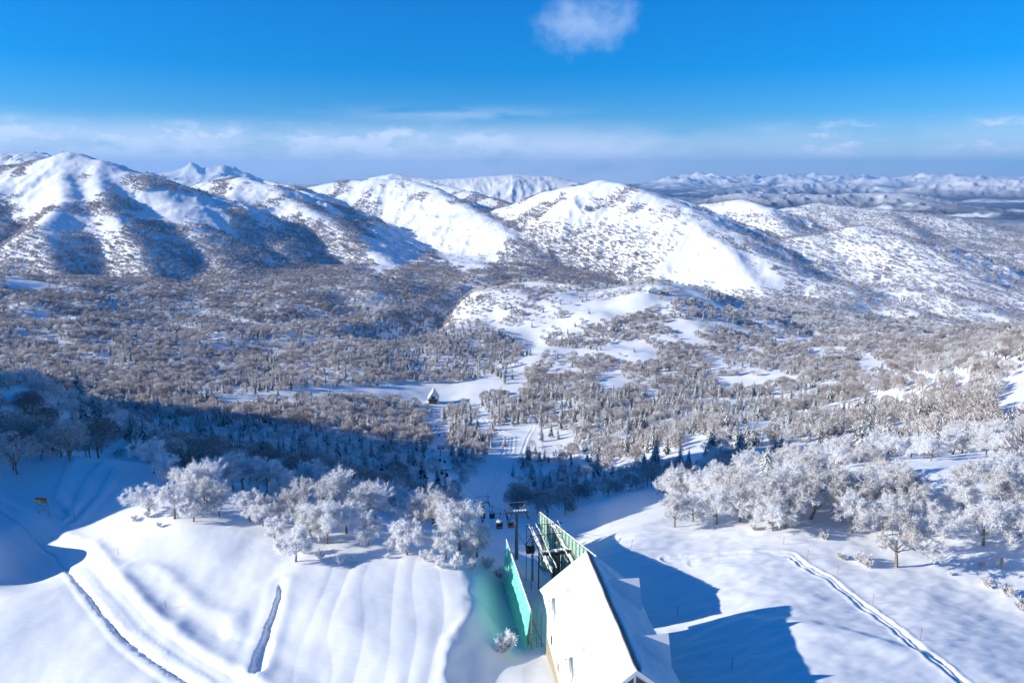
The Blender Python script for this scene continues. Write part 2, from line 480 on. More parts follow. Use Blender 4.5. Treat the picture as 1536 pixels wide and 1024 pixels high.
def snow_ground():
    m = bpy.data.materials.new('snow_ground'); m.use_nodes = True
    nt = m.node_tree; b = nt.nodes['Principled BSDF']
    b.inputs['Roughness'].default_value = .62; b.inputs['Specular IOR Level'].default_value = .25
    tc = nt.nodes.new('ShaderNodeTexCoord')
    def nz(s, d, st=(1, 1, 1)):
        mp = nt.nodes.new('ShaderNodeMapping'); mp.inputs['Scale'].default_value = st
        t = nt.nodes.new('ShaderNodeTexNoise'); t.inputs['Scale'].default_value = s; t.inputs['Detail'].default_value = d
        nt.links.new(tc.outputs['Object'], mp.inputs[0]); nt.links.new(mp.outputs[0], t.inputs['Vector'])
        return t
    a = nz(.9, 9, (.35, 1, 1)); c = nz(.05, 4)
    # thin scrub showing through on the far slopes
    sc = nz(.011, 9)
    pos = nt.nodes.new('ShaderNodeSeparateXYZ'); nt.links.new(tc.outputs['Object'], pos.inputs[0])
    ln = nt.nodes.new('ShaderNodeVectorMath'); ln.operation = 'LENGTH'; nt.links.new(tc.outputs['Object'], ln.inputs[0])
    fr = nt.nodes.new('ShaderNodeMapRange'); fr.inputs[1].default_value = 5200; fr.inputs[2].default_value = 8200
    nt.links.new(ln.outputs['Value'], fr.inputs[0])
    lowz = nt.nodes.new('ShaderNodeMapRange'); lowz.inputs[1].default_value = -100; lowz.inputs[2].default_value = -330
    nt.links.new(pos.outputs['Z'], lowz.inputs[0])
    scr = nt.nodes.new('ShaderNodeMapRange'); scr.inputs[1].default_value = .28; scr.inputs[2].default_value = .46
    n2 = nz(.0016, 10); nt.links.new(n2.outputs['Fac'], scr.inputs[0])
    mu = nt.nodes.new('ShaderNodeMath'); mu.operation = 'MULTIPLY'; nt.links.new(scr.outputs[0], mu.inputs[0]); nt.links.new(fr.outputs[0], mu.inputs[1])
    mu3 = nt.nodes.new('ShaderNodeMath'); mu3.operation = 'MULTIPLY_ADD'; mu3.inputs[1].default_value = .78; mu3.inputs[2].default_value = .2
    nt.links.new(lowz.outputs[0], mu3.inputs[0])
    mu2 = nt.nodes.new('ShaderNodeMath'); mu2.operation = 'MULTIPLY'; nt.links.new(mu.outputs[0], mu2.inputs[0]); nt.links.new(mu3.outputs[0], mu2.inputs[1])
    mx = nt.nodes.new('ShaderNodeMix'); mx.data_type = 'RGBA'
    mx.inputs[6].default_value = (.86, .87, .88, 1); mx.inputs[7].default_value = (.80, .82, .85, 1)
    nt.links.new(c.outputs['Fac'], mx.inputs[0])
    mw = nt.nodes.new('ShaderNodeMix'); mw.data_type = 'RGBA'; mw.inputs[7].default_value = (.06, .06, .075, 1)
    nt.links.new(mx.outputs[2], mw.inputs[6]); nt.links.new(mu2.outputs[0], mw.inputs[0])
    nt.links.new(mw.outputs[2], b.inputs['Base Color'])
    bp = nt.nodes.new('ShaderNodeBump'); bp.inputs['Strength'].default_value = .5; bp.inputs['Distance'].default_value = .14
    nt.links.new(a.outputs['Fac'], bp.inputs['Height']); nt.links.new(bp.outputs[0], b.inputs['Normal'])
    return m


M_GROUND = snow_ground()
na, nr = len(ang), len(rad)
idx = np.arange(na * nr).reshape(nr, na)
F = np.stack([idx[:-1, :-1], idx[:-1, 1:], idx[1:, 1:], idx[1:, :-1]], -1).reshape(-1, 4)[:, ::-1]
go = bpy.data.objects.new('ground', mesh_np('ground', np.stack([GX, GY, GZ], -1), F, M_GROUND))
go['kind'] = 'structure'
C.objects.link(go)
MIST = [(985, 788, 16, 9, 7, .010), (940, 795, 20, 9, 5, .006), (420, 740, 12, 9, 8, .010)]
# ---------------------------------------------------------------- light, sky, air
SUN_EL, SUN_DX, SUN_DY = R(21), -1.0, -.16        # the sun stands low on the left, slightly behind
sv = Vector((SUN_DX, SUN_DY, 0)).normalized() * math.cos(SUN_EL); sv.z = math.sin(SUN_EL)
sl = bpy.data.lights.new('sun', 'SUN'); sl.energy = 4.6; sl.angle = R(.5); sl.color = (1, .95, .83)
so = bpy.data.objects.new('sun', sl); so.rotation_euler = sv.to_track_quat('Z', 'Y').to_euler(); so.location = (-50, -50, 200)
C.objects.link(so)
sc = bpy.context.scene
sc.view_settings.view_transform = 'Standard'; sc.view_settings.look = 'None'; sc.view_settings.gamma = 1
sc.view_settings.exposure = 0.68
w = bpy.data.worlds.new('World'); sc.world = w; w.use_nodes = True
nt = w.node_tree; bg = nt.nodes['Background']
sky = nt.nodes.new('ShaderNodeTexSky'); sky.sky_type = 'NISHITA'; sky.sun_disc = False
sky.sun_elevation = SUN_EL; sky.sun_rotation = math.atan2(sv.x, sv.y)
sky.altitude = 1000; sky.air_density = 1.0; sky.dust_density = .05; sky.ozone_density = 4.0
hs = nt.nodes.new('ShaderNodeHueSaturation'); hs.inputs['Saturation'].default_value = 1.22; hs.inputs['Value'].default_value = 1.0
tn = nt.nodes.new('ShaderNodeMix'); tn.data_type = 'RGBA'; tn.blend_type = 'MULTIPLY'; tn.inputs[0].default_value = 1
nt.links.new(sky.outputs[0], tn.inputs[6]); nt.links.new(tn.outputs[2], hs.inputs['Color'])
tcx = nt.nodes.new('ShaderNodeTexCoord'); sxx = nt.nodes.new('ShaderNodeSeparateXYZ'); nt.links.new(tcx.outputs['Generated'], sxx.inputs[0])
cr = nt.nodes.new('ShaderNodeValToRGB'); nt.links.new(sxx.outputs['Z'], cr.inputs[0])      # deep clear winter air: the sky stays blue down to the horizon
e = cr.color_ramp.elements; e[0].position = 0; e[0].color = (.50, .66, .82, 1); e[1].position = .26; e[1].color = (.44, .745, 1.08, 1)
nt.links.new(cr.outputs[0], tn.inputs[7])
L = nt.links.new
tc = nt.nodes.new('ShaderNodeTexCoord')
sx = nt.nodes.new('ShaderNodeSeparateXYZ'); L(tc.outputs['Generated'], sx.inputs[0])
def M(op, a, b=None, c=None):
    n = nt.nodes.new('ShaderNodeMath'); n.operation = op
    for k, v in enumerate((a, b, c)):
        if v is None: continue
        if isinstance(v, (int, float)): n.inputs[k].default_value = v
        else: L(v, n.inputs[k])
    return n.outputs[0]
def MR(x, a, b, c=0, d=1):
    n = nt.nodes.new('ShaderNodeMapRange'); n.interpolation_type = 'SMOOTHSTEP'
    L(x, n.inputs[0])
    for k, v in enumerate((a, b, c, d)): n.inputs[k + 1].default_value = v
    return n.outputs[0]
azn = M('ARCTAN2', sx.outputs['X'], sx.outputs['Y'])
cb = nt.nodes.new('ShaderNodeCombineXYZ'); L(azn, cb.inputs[0]); L(sx.outputs['Z'], cb.inputs[1])
def NZ(sx_, sy_, scale, det=6, off=(0, 0, 0), rough=.55):
    mp = nt.nodes.new('ShaderNodeMapping'); mp.inputs['Scale'].default_value = (sx_, sy_, 1); mp.inputs['Location'].default_value = off
    t = nt.nodes.new('ShaderNodeTexNoise'); t.inputs['Scale'].default_value = scale; t.inputs['Detail'].default_value = det; t.inputs['Roughness'].default_value = rough
    L(cb.outputs[0], mp.inputs[0]); L(mp.outputs[0], t.inputs['Vector'])
    return t.outputs['Fac']
el = sx.outputs['Z']
def spot(a0, e0, wa, we):      # soft patch of sky at azimuth a0, height e0
    a = M('DIVIDE', M('SUBTRACT', azn, a0), wa); e = M('DIVIDE', M('SUBTRACT', el, e0), we)
    d = M('ADD', M('MULTIPLY', a, a), M('MULTIPLY', e, e))
    return M('POWER', 2.718, M('MULTIPLY', d, -1.0))
def ua(u): return math.atan2((u - 768) / FPX, cp)
def ve(v): return math.sin(math.atan(math.tan(PITCH + 0) * 0 + 0) + PITCH * -1 + math.atan((512 - v) / FPX))
wn = NZ(1, 1.3, 9, 9, (3.1, 1.7, 0), .6)
c1 = MR(M('ADD', spot(ua(862), ve(34), .085, .055), M('MULTIPLY', M('SUBTRACT', wn, .5), 2.2)), .50, 1.25)
c1 = M('MULTIPLY', c1, spot(ua(862), ve(34), .14, .085))
c2 = M('MULTIPLY', spot(ua(690), ve(172), .15, .009), MR(NZ(1, 6, 10, 7, (1, 4, 0)), .35, .60))
bandn = NZ(1, 3.2, 7, 7, (5, 2, 0), .58)
band = M('MULTIPLY', M('MULTIPLY', MR(el, .082, .030), MR(bandn, .14, .58)), M('SUBTRACT', 1.0, M('MULTIPLY', MR(azn, .12, .30), .45)))
puffn = NZ(1, 2.2, 13, 9, (9, 3, 0), .62)
puff = M('MULTIPLY', M('MULTIPLY', MR(el, .075, .05), MR(el, .018, .04)), MR(puffn, .50, .64))
puff = M('MULTIPLY', puff, M('ADD', MR(azn, .30, .45), M('MULTIPLY', MR(azn, .05, -.10), .7)))
cl = M('MINIMUM', M('ADD', M('ADD', M('MULTIPLY', c1, .42), M('MULTIPLY', c2, .32)), M('ADD', M('MULTIPLY', band, .9), M('MULTIPLY', puff, .85))), .9)
mx = nt.nodes.new('ShaderNodeMix'); mx.data_type = 'RGBA'
L(cl, mx.inputs[0]); L(hs.outputs[0], mx.inputs[6]); mx.inputs[7].default_value = (5.2, 6.1, 7.6, 1)
L(mx.outputs[2], bg.inputs['Color']); bg.inputs['Strength'].default_value = .10

if HAZE > 0:
    bm = bmesh.new(); bmesh.ops.create_cube(bm, size=1)
    for v in bm.verts:
        v.co = (v.co.x * 66000, v.co.y * 66000, -620 if v.co.z < 0 else 700)
    me = bpy.data.meshes.new('haze'); bm.to_mesh(me); bm.free()
    hm = bpy.data.materials.new('haze'); hm.use_nodes = True
    hn = hm.node_tree; hn.nodes.remove(hn.nodes['Principled BSDF'])
    pv_ = hn.nodes.new('ShaderNodeVolumePrincipled'); pv_.inputs['Density'].default_value = HAZE
    pv_.inputs['Color'].default_value = (.19, .49, 1, 1); pv_.inputs['Anisotropy'].default_value = .1
    hn.links.new(pv_.outputs[0], hn.nodes['Material Output'].inputs['Volume'])
    me.materials.append(hm)
    ho = bpy.data.objects.new('haze', me); ho['kind'] = 'stuff'; C.objects.link(ho)
    ho.visible_shadow = True

# blowing snow hanging over the brinks
for uu, vv, rx, ry, rz, dn in MIST:
    p = hit(uu, vv, ground)
    bm = bmesh.new(); bmesh.ops.create_icosphere(bm, subdivisions=3, radius=1)
    for v in bm.verts: v.co = Vector((v.co.x * rx, v.co.y * ry, v.co.z * rz))
    me = bpy.data.meshes.new('snow_mist'); bm.to_mesh(me); bm.free()
    mm = bpy.data.materials.new('snow_mist'); mm.use_nodes = True
    q = mm.node_tree; q.nodes.remove(q.nodes['Principled BSDF'])
    vs = q.nodes.new('ShaderNodeVolumePrincipled'); vs.inputs['Density'].default_value = dn; vs.inputs['Color'].default_value = (.95, .97, 1, 1)
    q.links.new(vs.outputs[0], q.nodes['Material Output'].inputs['Volume']); me.materials.append(mm)
    mo = bpy.data.objects.new('snow_mist', me); mo['kind'] = 'stuff'; mo.location = (p[0], p[1], p[2] + rz * .3); C.objects.link(mo)
# ---------------------------------------------------------------- trees
M_BARK = mat('birch_bark', (.34, .27, .20), .9, .1, var=.5, scale=3, col2=(.16, .12, .10))
M_DARKBARK = mat('dark_bark', (.10, .08, .07), .9, .1, var=.4, scale=3)
M_FROST = island_mat('frosted_twigs', [(0, (.62, .58, .54)), (.12, (.80, .79, .79)), (.5, (.89, .89, .90)), (1, (.93, .93, .94))], .8, trans=.4)
M_FROST2 = island_mat('thin_frosted_twigs', [(0, (.36, .32, .29)), (.2, (.62, .59, .57)), (.5, (.80, .79, .78)), (1, (.90, .90, .90))], .78, trans=.35)
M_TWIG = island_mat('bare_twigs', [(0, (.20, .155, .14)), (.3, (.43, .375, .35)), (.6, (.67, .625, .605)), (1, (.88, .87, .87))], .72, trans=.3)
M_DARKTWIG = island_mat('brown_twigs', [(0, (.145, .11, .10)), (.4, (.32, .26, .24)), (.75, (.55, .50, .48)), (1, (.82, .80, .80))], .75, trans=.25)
M_NEEDLE = island_mat('fir_needles', [(0, (.022, .036, .03)), (.5, (.06, .075, .062)), (1, (.34, .36, .35))], .8)
M_TSNOW = island_mat('snow_on_branches', [(0, (.60, .61, .60)), (.4, (.80, .81, .82)), (1, (.90, .91, .92))], .8)


class Strips:
    """many small twig faces"""
    def __init__(s): s.v, s.f, s.m = [], [], []
    def quad(s, p, q, wdt, n, m=0):
        d = q - p; t = d.cross(n)
        if t.length < 1e-6: t = Vector((1, 0, 0))
        t = t.normalized() * wdt * .5
        k = len(s.v)
        s.v += [p - t, p + t, q + t * .45, q - t * .45]; s.f.append((k, k + 1, k + 2, k + 3)); s.m.append(m)
    def tube(s, pts, rad, n=5, m=0):
        k0 = len(s.v)
        for i, (p, r) in enumerate(zip(pts, rad)):
            d = (pts[min(i + 1, len(pts) - 1)] - pts[max(i - 1, 0)]).normalized()
            a = d.orthogonal().normalized(); b = d.cross(a)
            for j in range(n):
                t = 2 * math.pi * j / n
                s.v.append(p + (a * math.cos(t) + b * math.sin(t)) * r)
        for i in range(len(pts) - 1):
            for j in range(n):
                s.f.append((k0 + i * n + j, k0 + i * n + (j + 1) % n, k0 + (i + 1) * n + (j + 1) % n, k0 + (i + 1) * n + j)); s.m.append(m)
    def mesh(s, name, mats, smooth=False):
        return mesh_np(name, [tuple(v) for v in s.v], s.f, smooth=smooth, mats=mats, mi=s.m)


def rv(r): return Vector((r.gauss(0, 1), r.gauss(0, 1), r.gauss(0, 1))).normalized()


def birch(seed, H, crown_r, lean, ntw, tw, m_tw, droop=.25, trunk_frac=.33, low=0):
    """trunk mesh (stem and big limbs) and crown mesh (frosted branches and twigs)"""
    r = random.Random(seed)
    T, K = Strips(), Strips()
    top = Vector((lean * r.uniform(-1, 1), lean * r.uniform(-1, 1), H * trunk_frac))
    R0 = .028 * H
    mid = top * .5 + Vector((r.uniform(-.12, .12), r.uniform(-.12, .12), 0)) * H * .12
    T.tube([Vector((0, 0, -.6)), mid, top, top + Vector((r.uniform(-.3, .3), r.uniform(-.3, .3), H * .18))], [R0 * 1.25, R0, R0 * .8, R0 * .5], 7)
    nl = r.randint(6, 8)
    tips = []
    def grow(p, d, L, rad, lev):
        pts = [p]; n = 3
        for i in range(n):
            d = (d + rv(r) * .22 + Vector((0, 0, .10 if lev < 2 else -droop * .4))).normalized()
            pts.append(pts[-1] + d * (L / n))
        rr = [rad * (1 - .28 * i) for i in range(n + 1)]
        (T if lev == 0 else K).tube(pts, rr, 5 if lev == 0 else 3)
        if lev >= 2:
            tips.append((pts, d)); return
        for c in range(r.randint(4, 5) if lev == 0 else r.randint(4, 6)):
            t = r.uniform(.3, 1.0) if c else 1.0
            k = min(int(t * n), n - 1); q = pts[k].lerp(pts[k + 1], t * n - k)
            dd = (d + rv(r) * (.75 if lev == 0 else .95)).normalized()
            dd.z = max(dd.z, -.15)
            grow(q, dd.normalized(), L * r.uniform(.5, .75), rad * .5, lev + 1)
    for i in range(nl):
        a = 2 * math.pi * (i + r.random() * .7) / nl
        up = r.uniform(.25, 1.25) if i else 2.5
        d = Vector((math.cos(a), math.sin(a), up)).normalized()
        base_ = mid.lerp(top, r.uniform(.6, 1)) if i else top
        grow(base_, d, crown_r * r.uniform(.62, .92), R0 * .42, 0)
    per = max(6, ntw // max(1, len(tips)))
    for pts, d in tips:
        for k in range(per):
            t = r.uniform(.15, 1.0) * (len(pts) - 1); i = min(int(t), len(pts) - 2)
            p = pts[i].lerp(pts[i + 1], t - i) + rv(r) * .10
            dd = (d * .6 + rv(r) * .9 + Vector((0, 0, .25))).normalized()
            L = tw * r.uniform(.5, 1.3)
            q = p + dd * L
            q.z -= droop * L * .5
            n = rv(r)
            K.quad(p, q, L * r.uniform(.11, .20), n)
            if r.random() < .6:
                e = q + (dd + Vector((0, 0, -droop * 1.6)) + rv(r) * .4).normalized() * L * .6
                K.quad(q, e, L * .10, n)
    return T.mesh('trunk', [M_BARK]), K.mesh('crown', [m_tw])


def dome(seed, H, rad, ntw, tw, m_tw, flat=.8, stem=.25, wd=(.10, .18)):
    """rounded bare crown for trees seen small: limbs and twigs through the crown volume, lumpy outline"""
    r = random.Random(seed)
    T, K = Strips(), Strips()
    c = Vector((0, 0, H * stem + (H - H * stem) * .42))
    T.tube([Vector((0, 0, -.8)), Vector((r.uniform(-.2, .2), r.uniform(-.2, .2), H * stem)), c], [.022 * H, .018 * H, .01 * H], 5)
    lob = [(rv(r), r.uniform(.68, 1.05)) for _ in range(9)]
    for i in range(7):
        d, _ = lob[i]; d = Vector((d.x, d.y, abs(d.z) * .8 + .15)).normalized()
        T.tube([Vector((0, 0, H * stem * r.uniform(.8, 1.2))), c + Vector((d.x * rad, d.y * rad, d.z * (H - c.z))) * .55], [.011 * H, .004 * H], 4)
    for k in range(ntw):
        d, s = lob[r.randrange(9)]
        u = (d * .9 + rv(r) * .62); u = u / max(1.0, u.length) if r.random() < .5 else u.normalized() * s
        if u.z < -.35: u.z *= -.6
        p = c + Vector((u.x * rad, u.y * rad, u.z * (H - c.z)))
        out = (Vector((u.x, u.y, u.z * .8 + .45)) + rv(r) * .65).normalized()
        L = tw * r.uniform(.5, 1.35)
        K.quad(p - out * L * .5, p + out * L * .5, L * r.uniform(*wd), rv(r))
    return T.mesh('trunk', [M_BARK]), K.mesh('crown', [m_tw])


def conifer(seed, H, rad, lay, snow, per=9):
    """fir: drooping branch tiers, snow lying on them"""
    r = random.Random(seed)
    T, K = Strips(), Strips()
    T.tube([Vector((0, 0, -.8)), Vector((0, 0, H * .5)), Vector((0, 0, H * .97))], [.018 * H, .011 * H, .002 * H], 6)
    for i in range(lay):
        t = (i + .3) / lay
        z = H * (.10 + .88 * t)
        rr = rad * (1 - t) ** .82 * r.uniform(.78, 1.12) + .06 * rad
        m = max(4, int(per * (1 - t * .55)))
        a0 = r.random() * 7
        for j in range(m):
            a = a0 + 2 * math.pi * (j + r.uniform(-.3, .3)) / m
            L = rr * r.uniform(.65, 1.15)
            d = Vector((math.cos(a), math.sin(a), 0)); up = Vector((0, 0, 1))
            p = Vector((0, 0, z + H * .018)); q = p + d * L * .55 + up * (-.02 * L); e = p + d * L - up * L * r.uniform(.22, .5)
            wd = L * r.uniform(.42, .62)
            K.quad(p, q, wd * .5, up, 0); 
            k = len(K.v); s_ = d.cross(up) * wd * .5
            K.v += [q - s_ * .7, q + s_ * .7, e + s_ * .25, e - s_ * .25]; K.f.append((k, k + 1, k + 2, k + 3)); K.m.append(0)
            for h in (-1, 1):      # side sprays
                q2 = q + s_ * h * 1.1 - up * L * .12 + d * L * .12
                K.quad(p.lerp(q, .5), q2, wd * .45, up + rv(r) * .3, 0)
            if r.random() < snow:
                o = up * (.035 * L + .05)
                K.quad(p.lerp(q, .25) + o, q + o, wd * .62, up + rv(r) * .15, 1)
                k = len(K.v)
                K.v += [q - s_ * .6 + o, q + s_ * .6 + o, e + s_ * .22 + o, e - s_ * .22 + o]; K.f.append((k, k + 1, k + 2, k + 3)); K.m.append(1)
                if r.random() < .6:
                    h = r.choice((-1, 1)); K.quad(p.lerp(q, .5) + o, q + s_ * h - up * L * .08 + d * L * .1 + o, wd * .4, up, 1)
    return T.mesh('trunk', [M_DARKBARK]), K.mesh('crown', [M_NEEDLE, M_TSNOW])


def bush(seed, rad, n, m_tw):
    r = random.Random(seed); K = Strips()
    for s_ in range(12):
        a = r.random() * 6.28; d = Vector((math.cos(a) * r.uniform(.2, 1), math.sin(a) * r.uniform(.2, 1), r.uniform(.7, 1.4))).normalized()
        L = rad * r.uniform(.7, 1.25); e = d * L
        K.tube([Vector((0, 0, -.2)), e * .5 + Vector((0, 0, .1)), e], [.04, .03, .012], 3)
        for k in range(n // 12):
            t = r.uniform(.25, 1); p = e * t
            dd = (d + rv(r) * 1.0).normalized(); l = rad * r.uniform(.14, .36)
            K.quad(p, p + dd * l, l * r.uniform(.16, .28), rv(r))
    return K.mesh('branches', [m_tw])


CUT = 1e9
HERO = [birch(100 + k, 1, 1, 1, 1, 1, M_FROST) for k in range(0)]
HERO_W = [birch(200 + k, H, cr, .5, 7600, .56, M_FROST, .55, tf) for k, (H, cr, tf) in enumerate([(7.5, 3.6, .36), (8.5, 4.0, .38), (7, 3.2, .30), (8, 4.4, .34), (9, 3.6, .40)])]
HERO_F = [birch(300 + k, H, cr, .8, 9500, .62, M_FROST if k in (0, 2, 4) else M_FROST2, .15, tf) for k, (H, cr, tf) in enumerate([(10, 5.6, .28), (11, 6.2, .32), (9.5, 5.2, .25), (12, 6.0, .30), (10.5, 6.4, .24)])]
MID = [dome(400 + k, H, rd, 2500, 1.0, m, .8, .24, (.08, .14)) for k, (H, rd, m) in enumerate([(12, 5.8, M_FROST2), (13, 6.4, M_TWIG), (11, 5.4, M_TWIG), (14, 6.2, M_FROST2), (12.5, 6.8, M_TWIG), (10, 4.6, M_FROST2)])]
MIDN = [MID[0], MID[3], MID[5]]
FARD = [dome(500 + k, H, rd, 300, 2.1, m, .8, .22, (.16, .28)) for k, (H, rd, m) in enumerate([(13, 6.4, M_TWIG), (14, 7.0, M_DARKTWIG), (12, 6.0, M_TWIG), (11, 5.4, M_FROST2), (13, 6.2, M_TWIG)])]
BROWN_SHADE = [dome(440 + k, H, rd, 2500, 1.0, M_DARKTWIG if k % 2 else M_TWIG, .8, .24, (.08, .14)) for k, (H, rd) in enumerate([(12, 6), (13, 6.6), (11, 5.6), (13, 6.2)])]  # brown crowns: dark stands, and shade put into the colour of shadowed trees
SLOPE = [dome(560 + k, H, rd, 300, 1.3, M_TWIG if k == 1 else M_FROST2, .8, .10, (.14, .24)) for k, (H, rd) in enumerate([(6, 4.6), (5.5, 4.2), (7, 5.0), (5, 4.0)])]
FIRS = [conifer(600 + k, H, rd, 17, sn) for k, (H, rd, sn) in enumerate([(15, 3.3, .9), (18, 3.7, .85), (13, 3.1, .95), (16, 3.6, .6), (20, 3.9, .8), (12, 3.2, .98)])]
FARF = [conifer(700 + k, H, rd, 8, sn, 6) for k, (H, rd, sn) in enumerate([(15, 3.4, .7), (17, 3.8, .5), (13, 3.2, .85)])]
BUSH = [bush(800 + k, rd, 900, M_FROST) for k, rd in enumerate((1.4, 1.9, 1.1))] + [bush(820 + k, rd, 900, M_FROST2) for k, rd in enumerate((1.6, 2.2))]


# ---- where trees grow, painted as patches of the picture and laid back onto the ground
def inpoly(u, v, poly):
    c = np.zeros(u.shape, bool)
    for (x1, y1), (x2, y2) in zip(poly, poly[1:] + poly[:1]):
        m = ((y1 > v) != (y2 > v)) & (u < (x2 - x1) * (v - y1) / (y2 - y1 + 1e-9) + x1)
        c ^= m
    return c


def nearline(u, v, pts, w):
    best = np.full(u.shape, 1e9)
    for (x1, y1), (x2, y2) in zip(pts[:-1], pts[1:]):
        dx, dy = x2 - x1, y2 - y1
        t = np.clip(((u - x1) * dx + (v - y1) * dy) / (dx * dx + dy * dy), 0, 1)
        best = np.minimum(best, np.hypot(u - x1 - t * dx, (v - y1 - t * dy) * 1.6))
    return best < w


OPEN = [  # open snow: run, lift lane, meadows, clearings, bare faces
 [(676,790),(684,745),(715,712),(738,672),(742,640),(788,638),(800,650),(790,672),(772,705),(764,740),(785,800)],
 [(690,745),(664,730),(655,690),(640,640),(640,604),(662,604),(668,650),(676,700),(700,730)],
 [(330,604),(430,586),(560,580),(640,576),(700,572),(735,562),(752,572),(720,596),(700,612),(650,612),(600,602),(440,600),(350,612)],
 [(640,606),(672,600),(720,612),(740,640),(722,640),(690,610)],
 [(735,496),(790,488),(860,470),(930,447),(990,436),(1000,446),(960,458),(880,482),(835,498),(812,506),(885,534),(860,545),(785,522)],
 [(762,592),(772,556),(786,520),(800,522),(800,560),(785,590)],
 [(975,470),(985,440),(1003,440),(992,472)],
 [(1010,440),(1130,462),(1120,470),(1010,450)],
 [(890,566),(940,562),(945,585),(900,590)],
 [(900,520),(960,512),(1000,530),(960,545),(910,540)], [(1000,485),(1080,478),(1100,492),(1020,500)], [(1060,570),(1130,560),(1150,575),(1080,590)], [(1180,505),(1230,495),(1240,508),(1190,520)], [(1282,545),(1320,530),(1330,552),(1290,562)], [(1410,545),(1500,518),(1505,526),(1415,552)],
 [(1480,640),(1490,590),(1536,545),(1560,545),(1560,600),(1536,655)], [(1420,590),(1450,575),(1455,590),(1425,602)],
 [(1330,736),(1335,712),(1400,704),(1500,706),(1510,716),(1440,724),(1400,742)],
 [(1085,655),(1110,634),(1160,632),(1180,650),(1130,665)], [(1000,695),(1030,660),(1070,650),(1050,690),(1015,705)],
 [(560,420),(552,350),(580,310),(690,305),(780,350),(740,400),(700,415),(650,380)],
 [(985,430),(1000,370),(1030,335),(1060,350),(1110,380),(1170,420),(1150,440),(1080,430)],
 [(0,432),(0,412),(60,425),(75,445),(30,440)],
 [(20,270),(60,240),(105,226),(160,240),(180,262),(120,255),(100,290),(60,280)],
 [(-20,735),(0,728),(60,700),(100,690),(215,690),(240,730),(230,770),(160,790),(360,800),(700,870),(720,1040),(-20,1040)],
 [(0,675),(40,680),(95,690),(40,706),(0,722)],
 [(700,1040),(720,860),(730,842),(690,745),(764,740),(775,770),(800,780),(900,802),(1000,795),(1100,790),(1160,775),(1190,800),(1280,850),(1400,838),(1440,868),(1470,900),(1536,930),(1536,1040)],
 [(1400,740),(1420,765),(1400,780),(1375,760)],
]


def density(x, y, z):
    """trees per square metre"""
    u, v = proj(x, y, z)
    r = np.hypot(x, y)
    op = np.zeros(u.shape, bool)
    wob = sstep(500, 1500, r)      # the wood's edge is ragged, not drawn with a ruler
    uo = u + wob * (26 * fbm(x / 150, y / 150, 3, 241) + 8 * noise(x / 30, y / 30, 244)); vo = v + wob * 10 * fbm(x / 150, y / 150, 3, 251)
    for p in OPEN: op |= inpoly(uo, vo, p)
    op |= nearline(u, v, [(770, 600), (785, 540)], 8)
    n1 = fbm(x / 120, y / 120, 3, 201); n2 = fbm(x / 260, y / 260, 4, 211)
    d = np.where(r < 700, .011, .0088) * np.clip(.80 + 1.35 * n1, .05, 1.3)
    d = np.where(r < 340, d * .42, d)
    d = np.where((u < 700) & (v > 430), np.maximum(d, .0048), d)
    # mountain slopes: scattered clumps, thinner with height
    alt = sstep(-330, -60, z)
    mt = sstep(2250, 2900, r)
    clump = sstep(.02, .42, n2 + .41 - .66 * alt + .16 * sstep(-.08, -.35, np.arctan2(x, y)) + .25 * noise(x / 60, y / 60, 215))
    low = .0075 * sstep(-170, -290, z + 70 * n2)
    d = d * (1 - mt) + mt * np.maximum(low, clump * .0085) * (1 - .66 * sstep(.12, .24, np.arctan2(x, y)) * sstep(2500, 2900, r))
    d = np.where(r > 6800, 0, d)
    # thin wood on the right shoulder and on the open knoll
    d = np.where(inpoly(u, v, [(660,470),(760,425),(1000,430),(960,470),(820,500),(700,495)]), d * .35, d)
    op |= (np.arctan2(x, y) < R(-40.5)) & (r < 430)
    op |= (r < 330) & inpoly(u, v, [(860,690),(975,690),(990,760),(990,810),(860,810)])
    op |= (r < 290) & (x > -14) & (x < 45) & (y < 235)
    d = np.where(inpoly(u, v, [(-300,540),(120,560),(330,606),(560,630),(640,640),(650,720),(450,725),(200,688),(0,686),(-300,690)]) & (r > 200), .013, d)
    return np.where(op, d * .012 * (r > 300), d)


def scatter(rlo, rhi, amax, dmax, seed):
    g = np.random.default_rng(seed)
    area = math.radians(2 * amax) * (rhi ** 2 - rlo ** 2) / 2
    nn = int(area * dmax)
    r = np.sqrt(g.uniform(rlo ** 2, rhi ** 2, nn)); a = np.radians(g.uniform(-amax, amax, nn))
    x, y = r * np.sin(a), r * np.cos(a); z = ground(x, y)
    k = g.random(nn) < density(x, y, z) / dmax
    return np.stack([x[k], y[k], z[k]], 1)


near = scatter(150, 700, 45, .0155, 1)
ex = scatter(200, 480, 42, .0155, 9)
eu, ev = proj(ex[:, 0], ex[:, 1], ex[:, 2])
near = np.concatenate([near, ex[(eu < 330) & (ev > 530) & (ev < 690)]])
midp = scatter(700, 1900, 43, .0105, 2)
farp = scatter(1900, 6800, 42, .0105, 3)
if len(farp) > 140000: farp = farp[rng.permutation(len(farp))[:140000]]


def is_fir(p):
    u, v = proj(p[:, 0], p[:, 1], p[:, 2])
    q = .10 + .22 * sstep(-.1, .5, fbm(p[:, 0] / 150, p[:, 1] / 150, 2, 221))
    for poly, f in (([(640,590),(760,590),(860,640),(800,720),(660,700)], .55), ([(800,580),(1120,580),(1320,620),(1320,690),(1000,700),(820,680)], .5),
                    ([(560,480),(780,500),(760,570),(560,560)], .5), ([(60,590),(500,600),(500,660),(60,660)], .22), ([(1080,640),(1320,640),(1320,700),(1080,700)], .55)):
        q = np.where(inpoly(u, v, poly), f, q)
    q = np.where(v < 430, .04, q)
    q = np.where(np.hypot(p[:, 0], p[:, 1]) < 290, 0, q)
    return rng.random(len(p)) < q


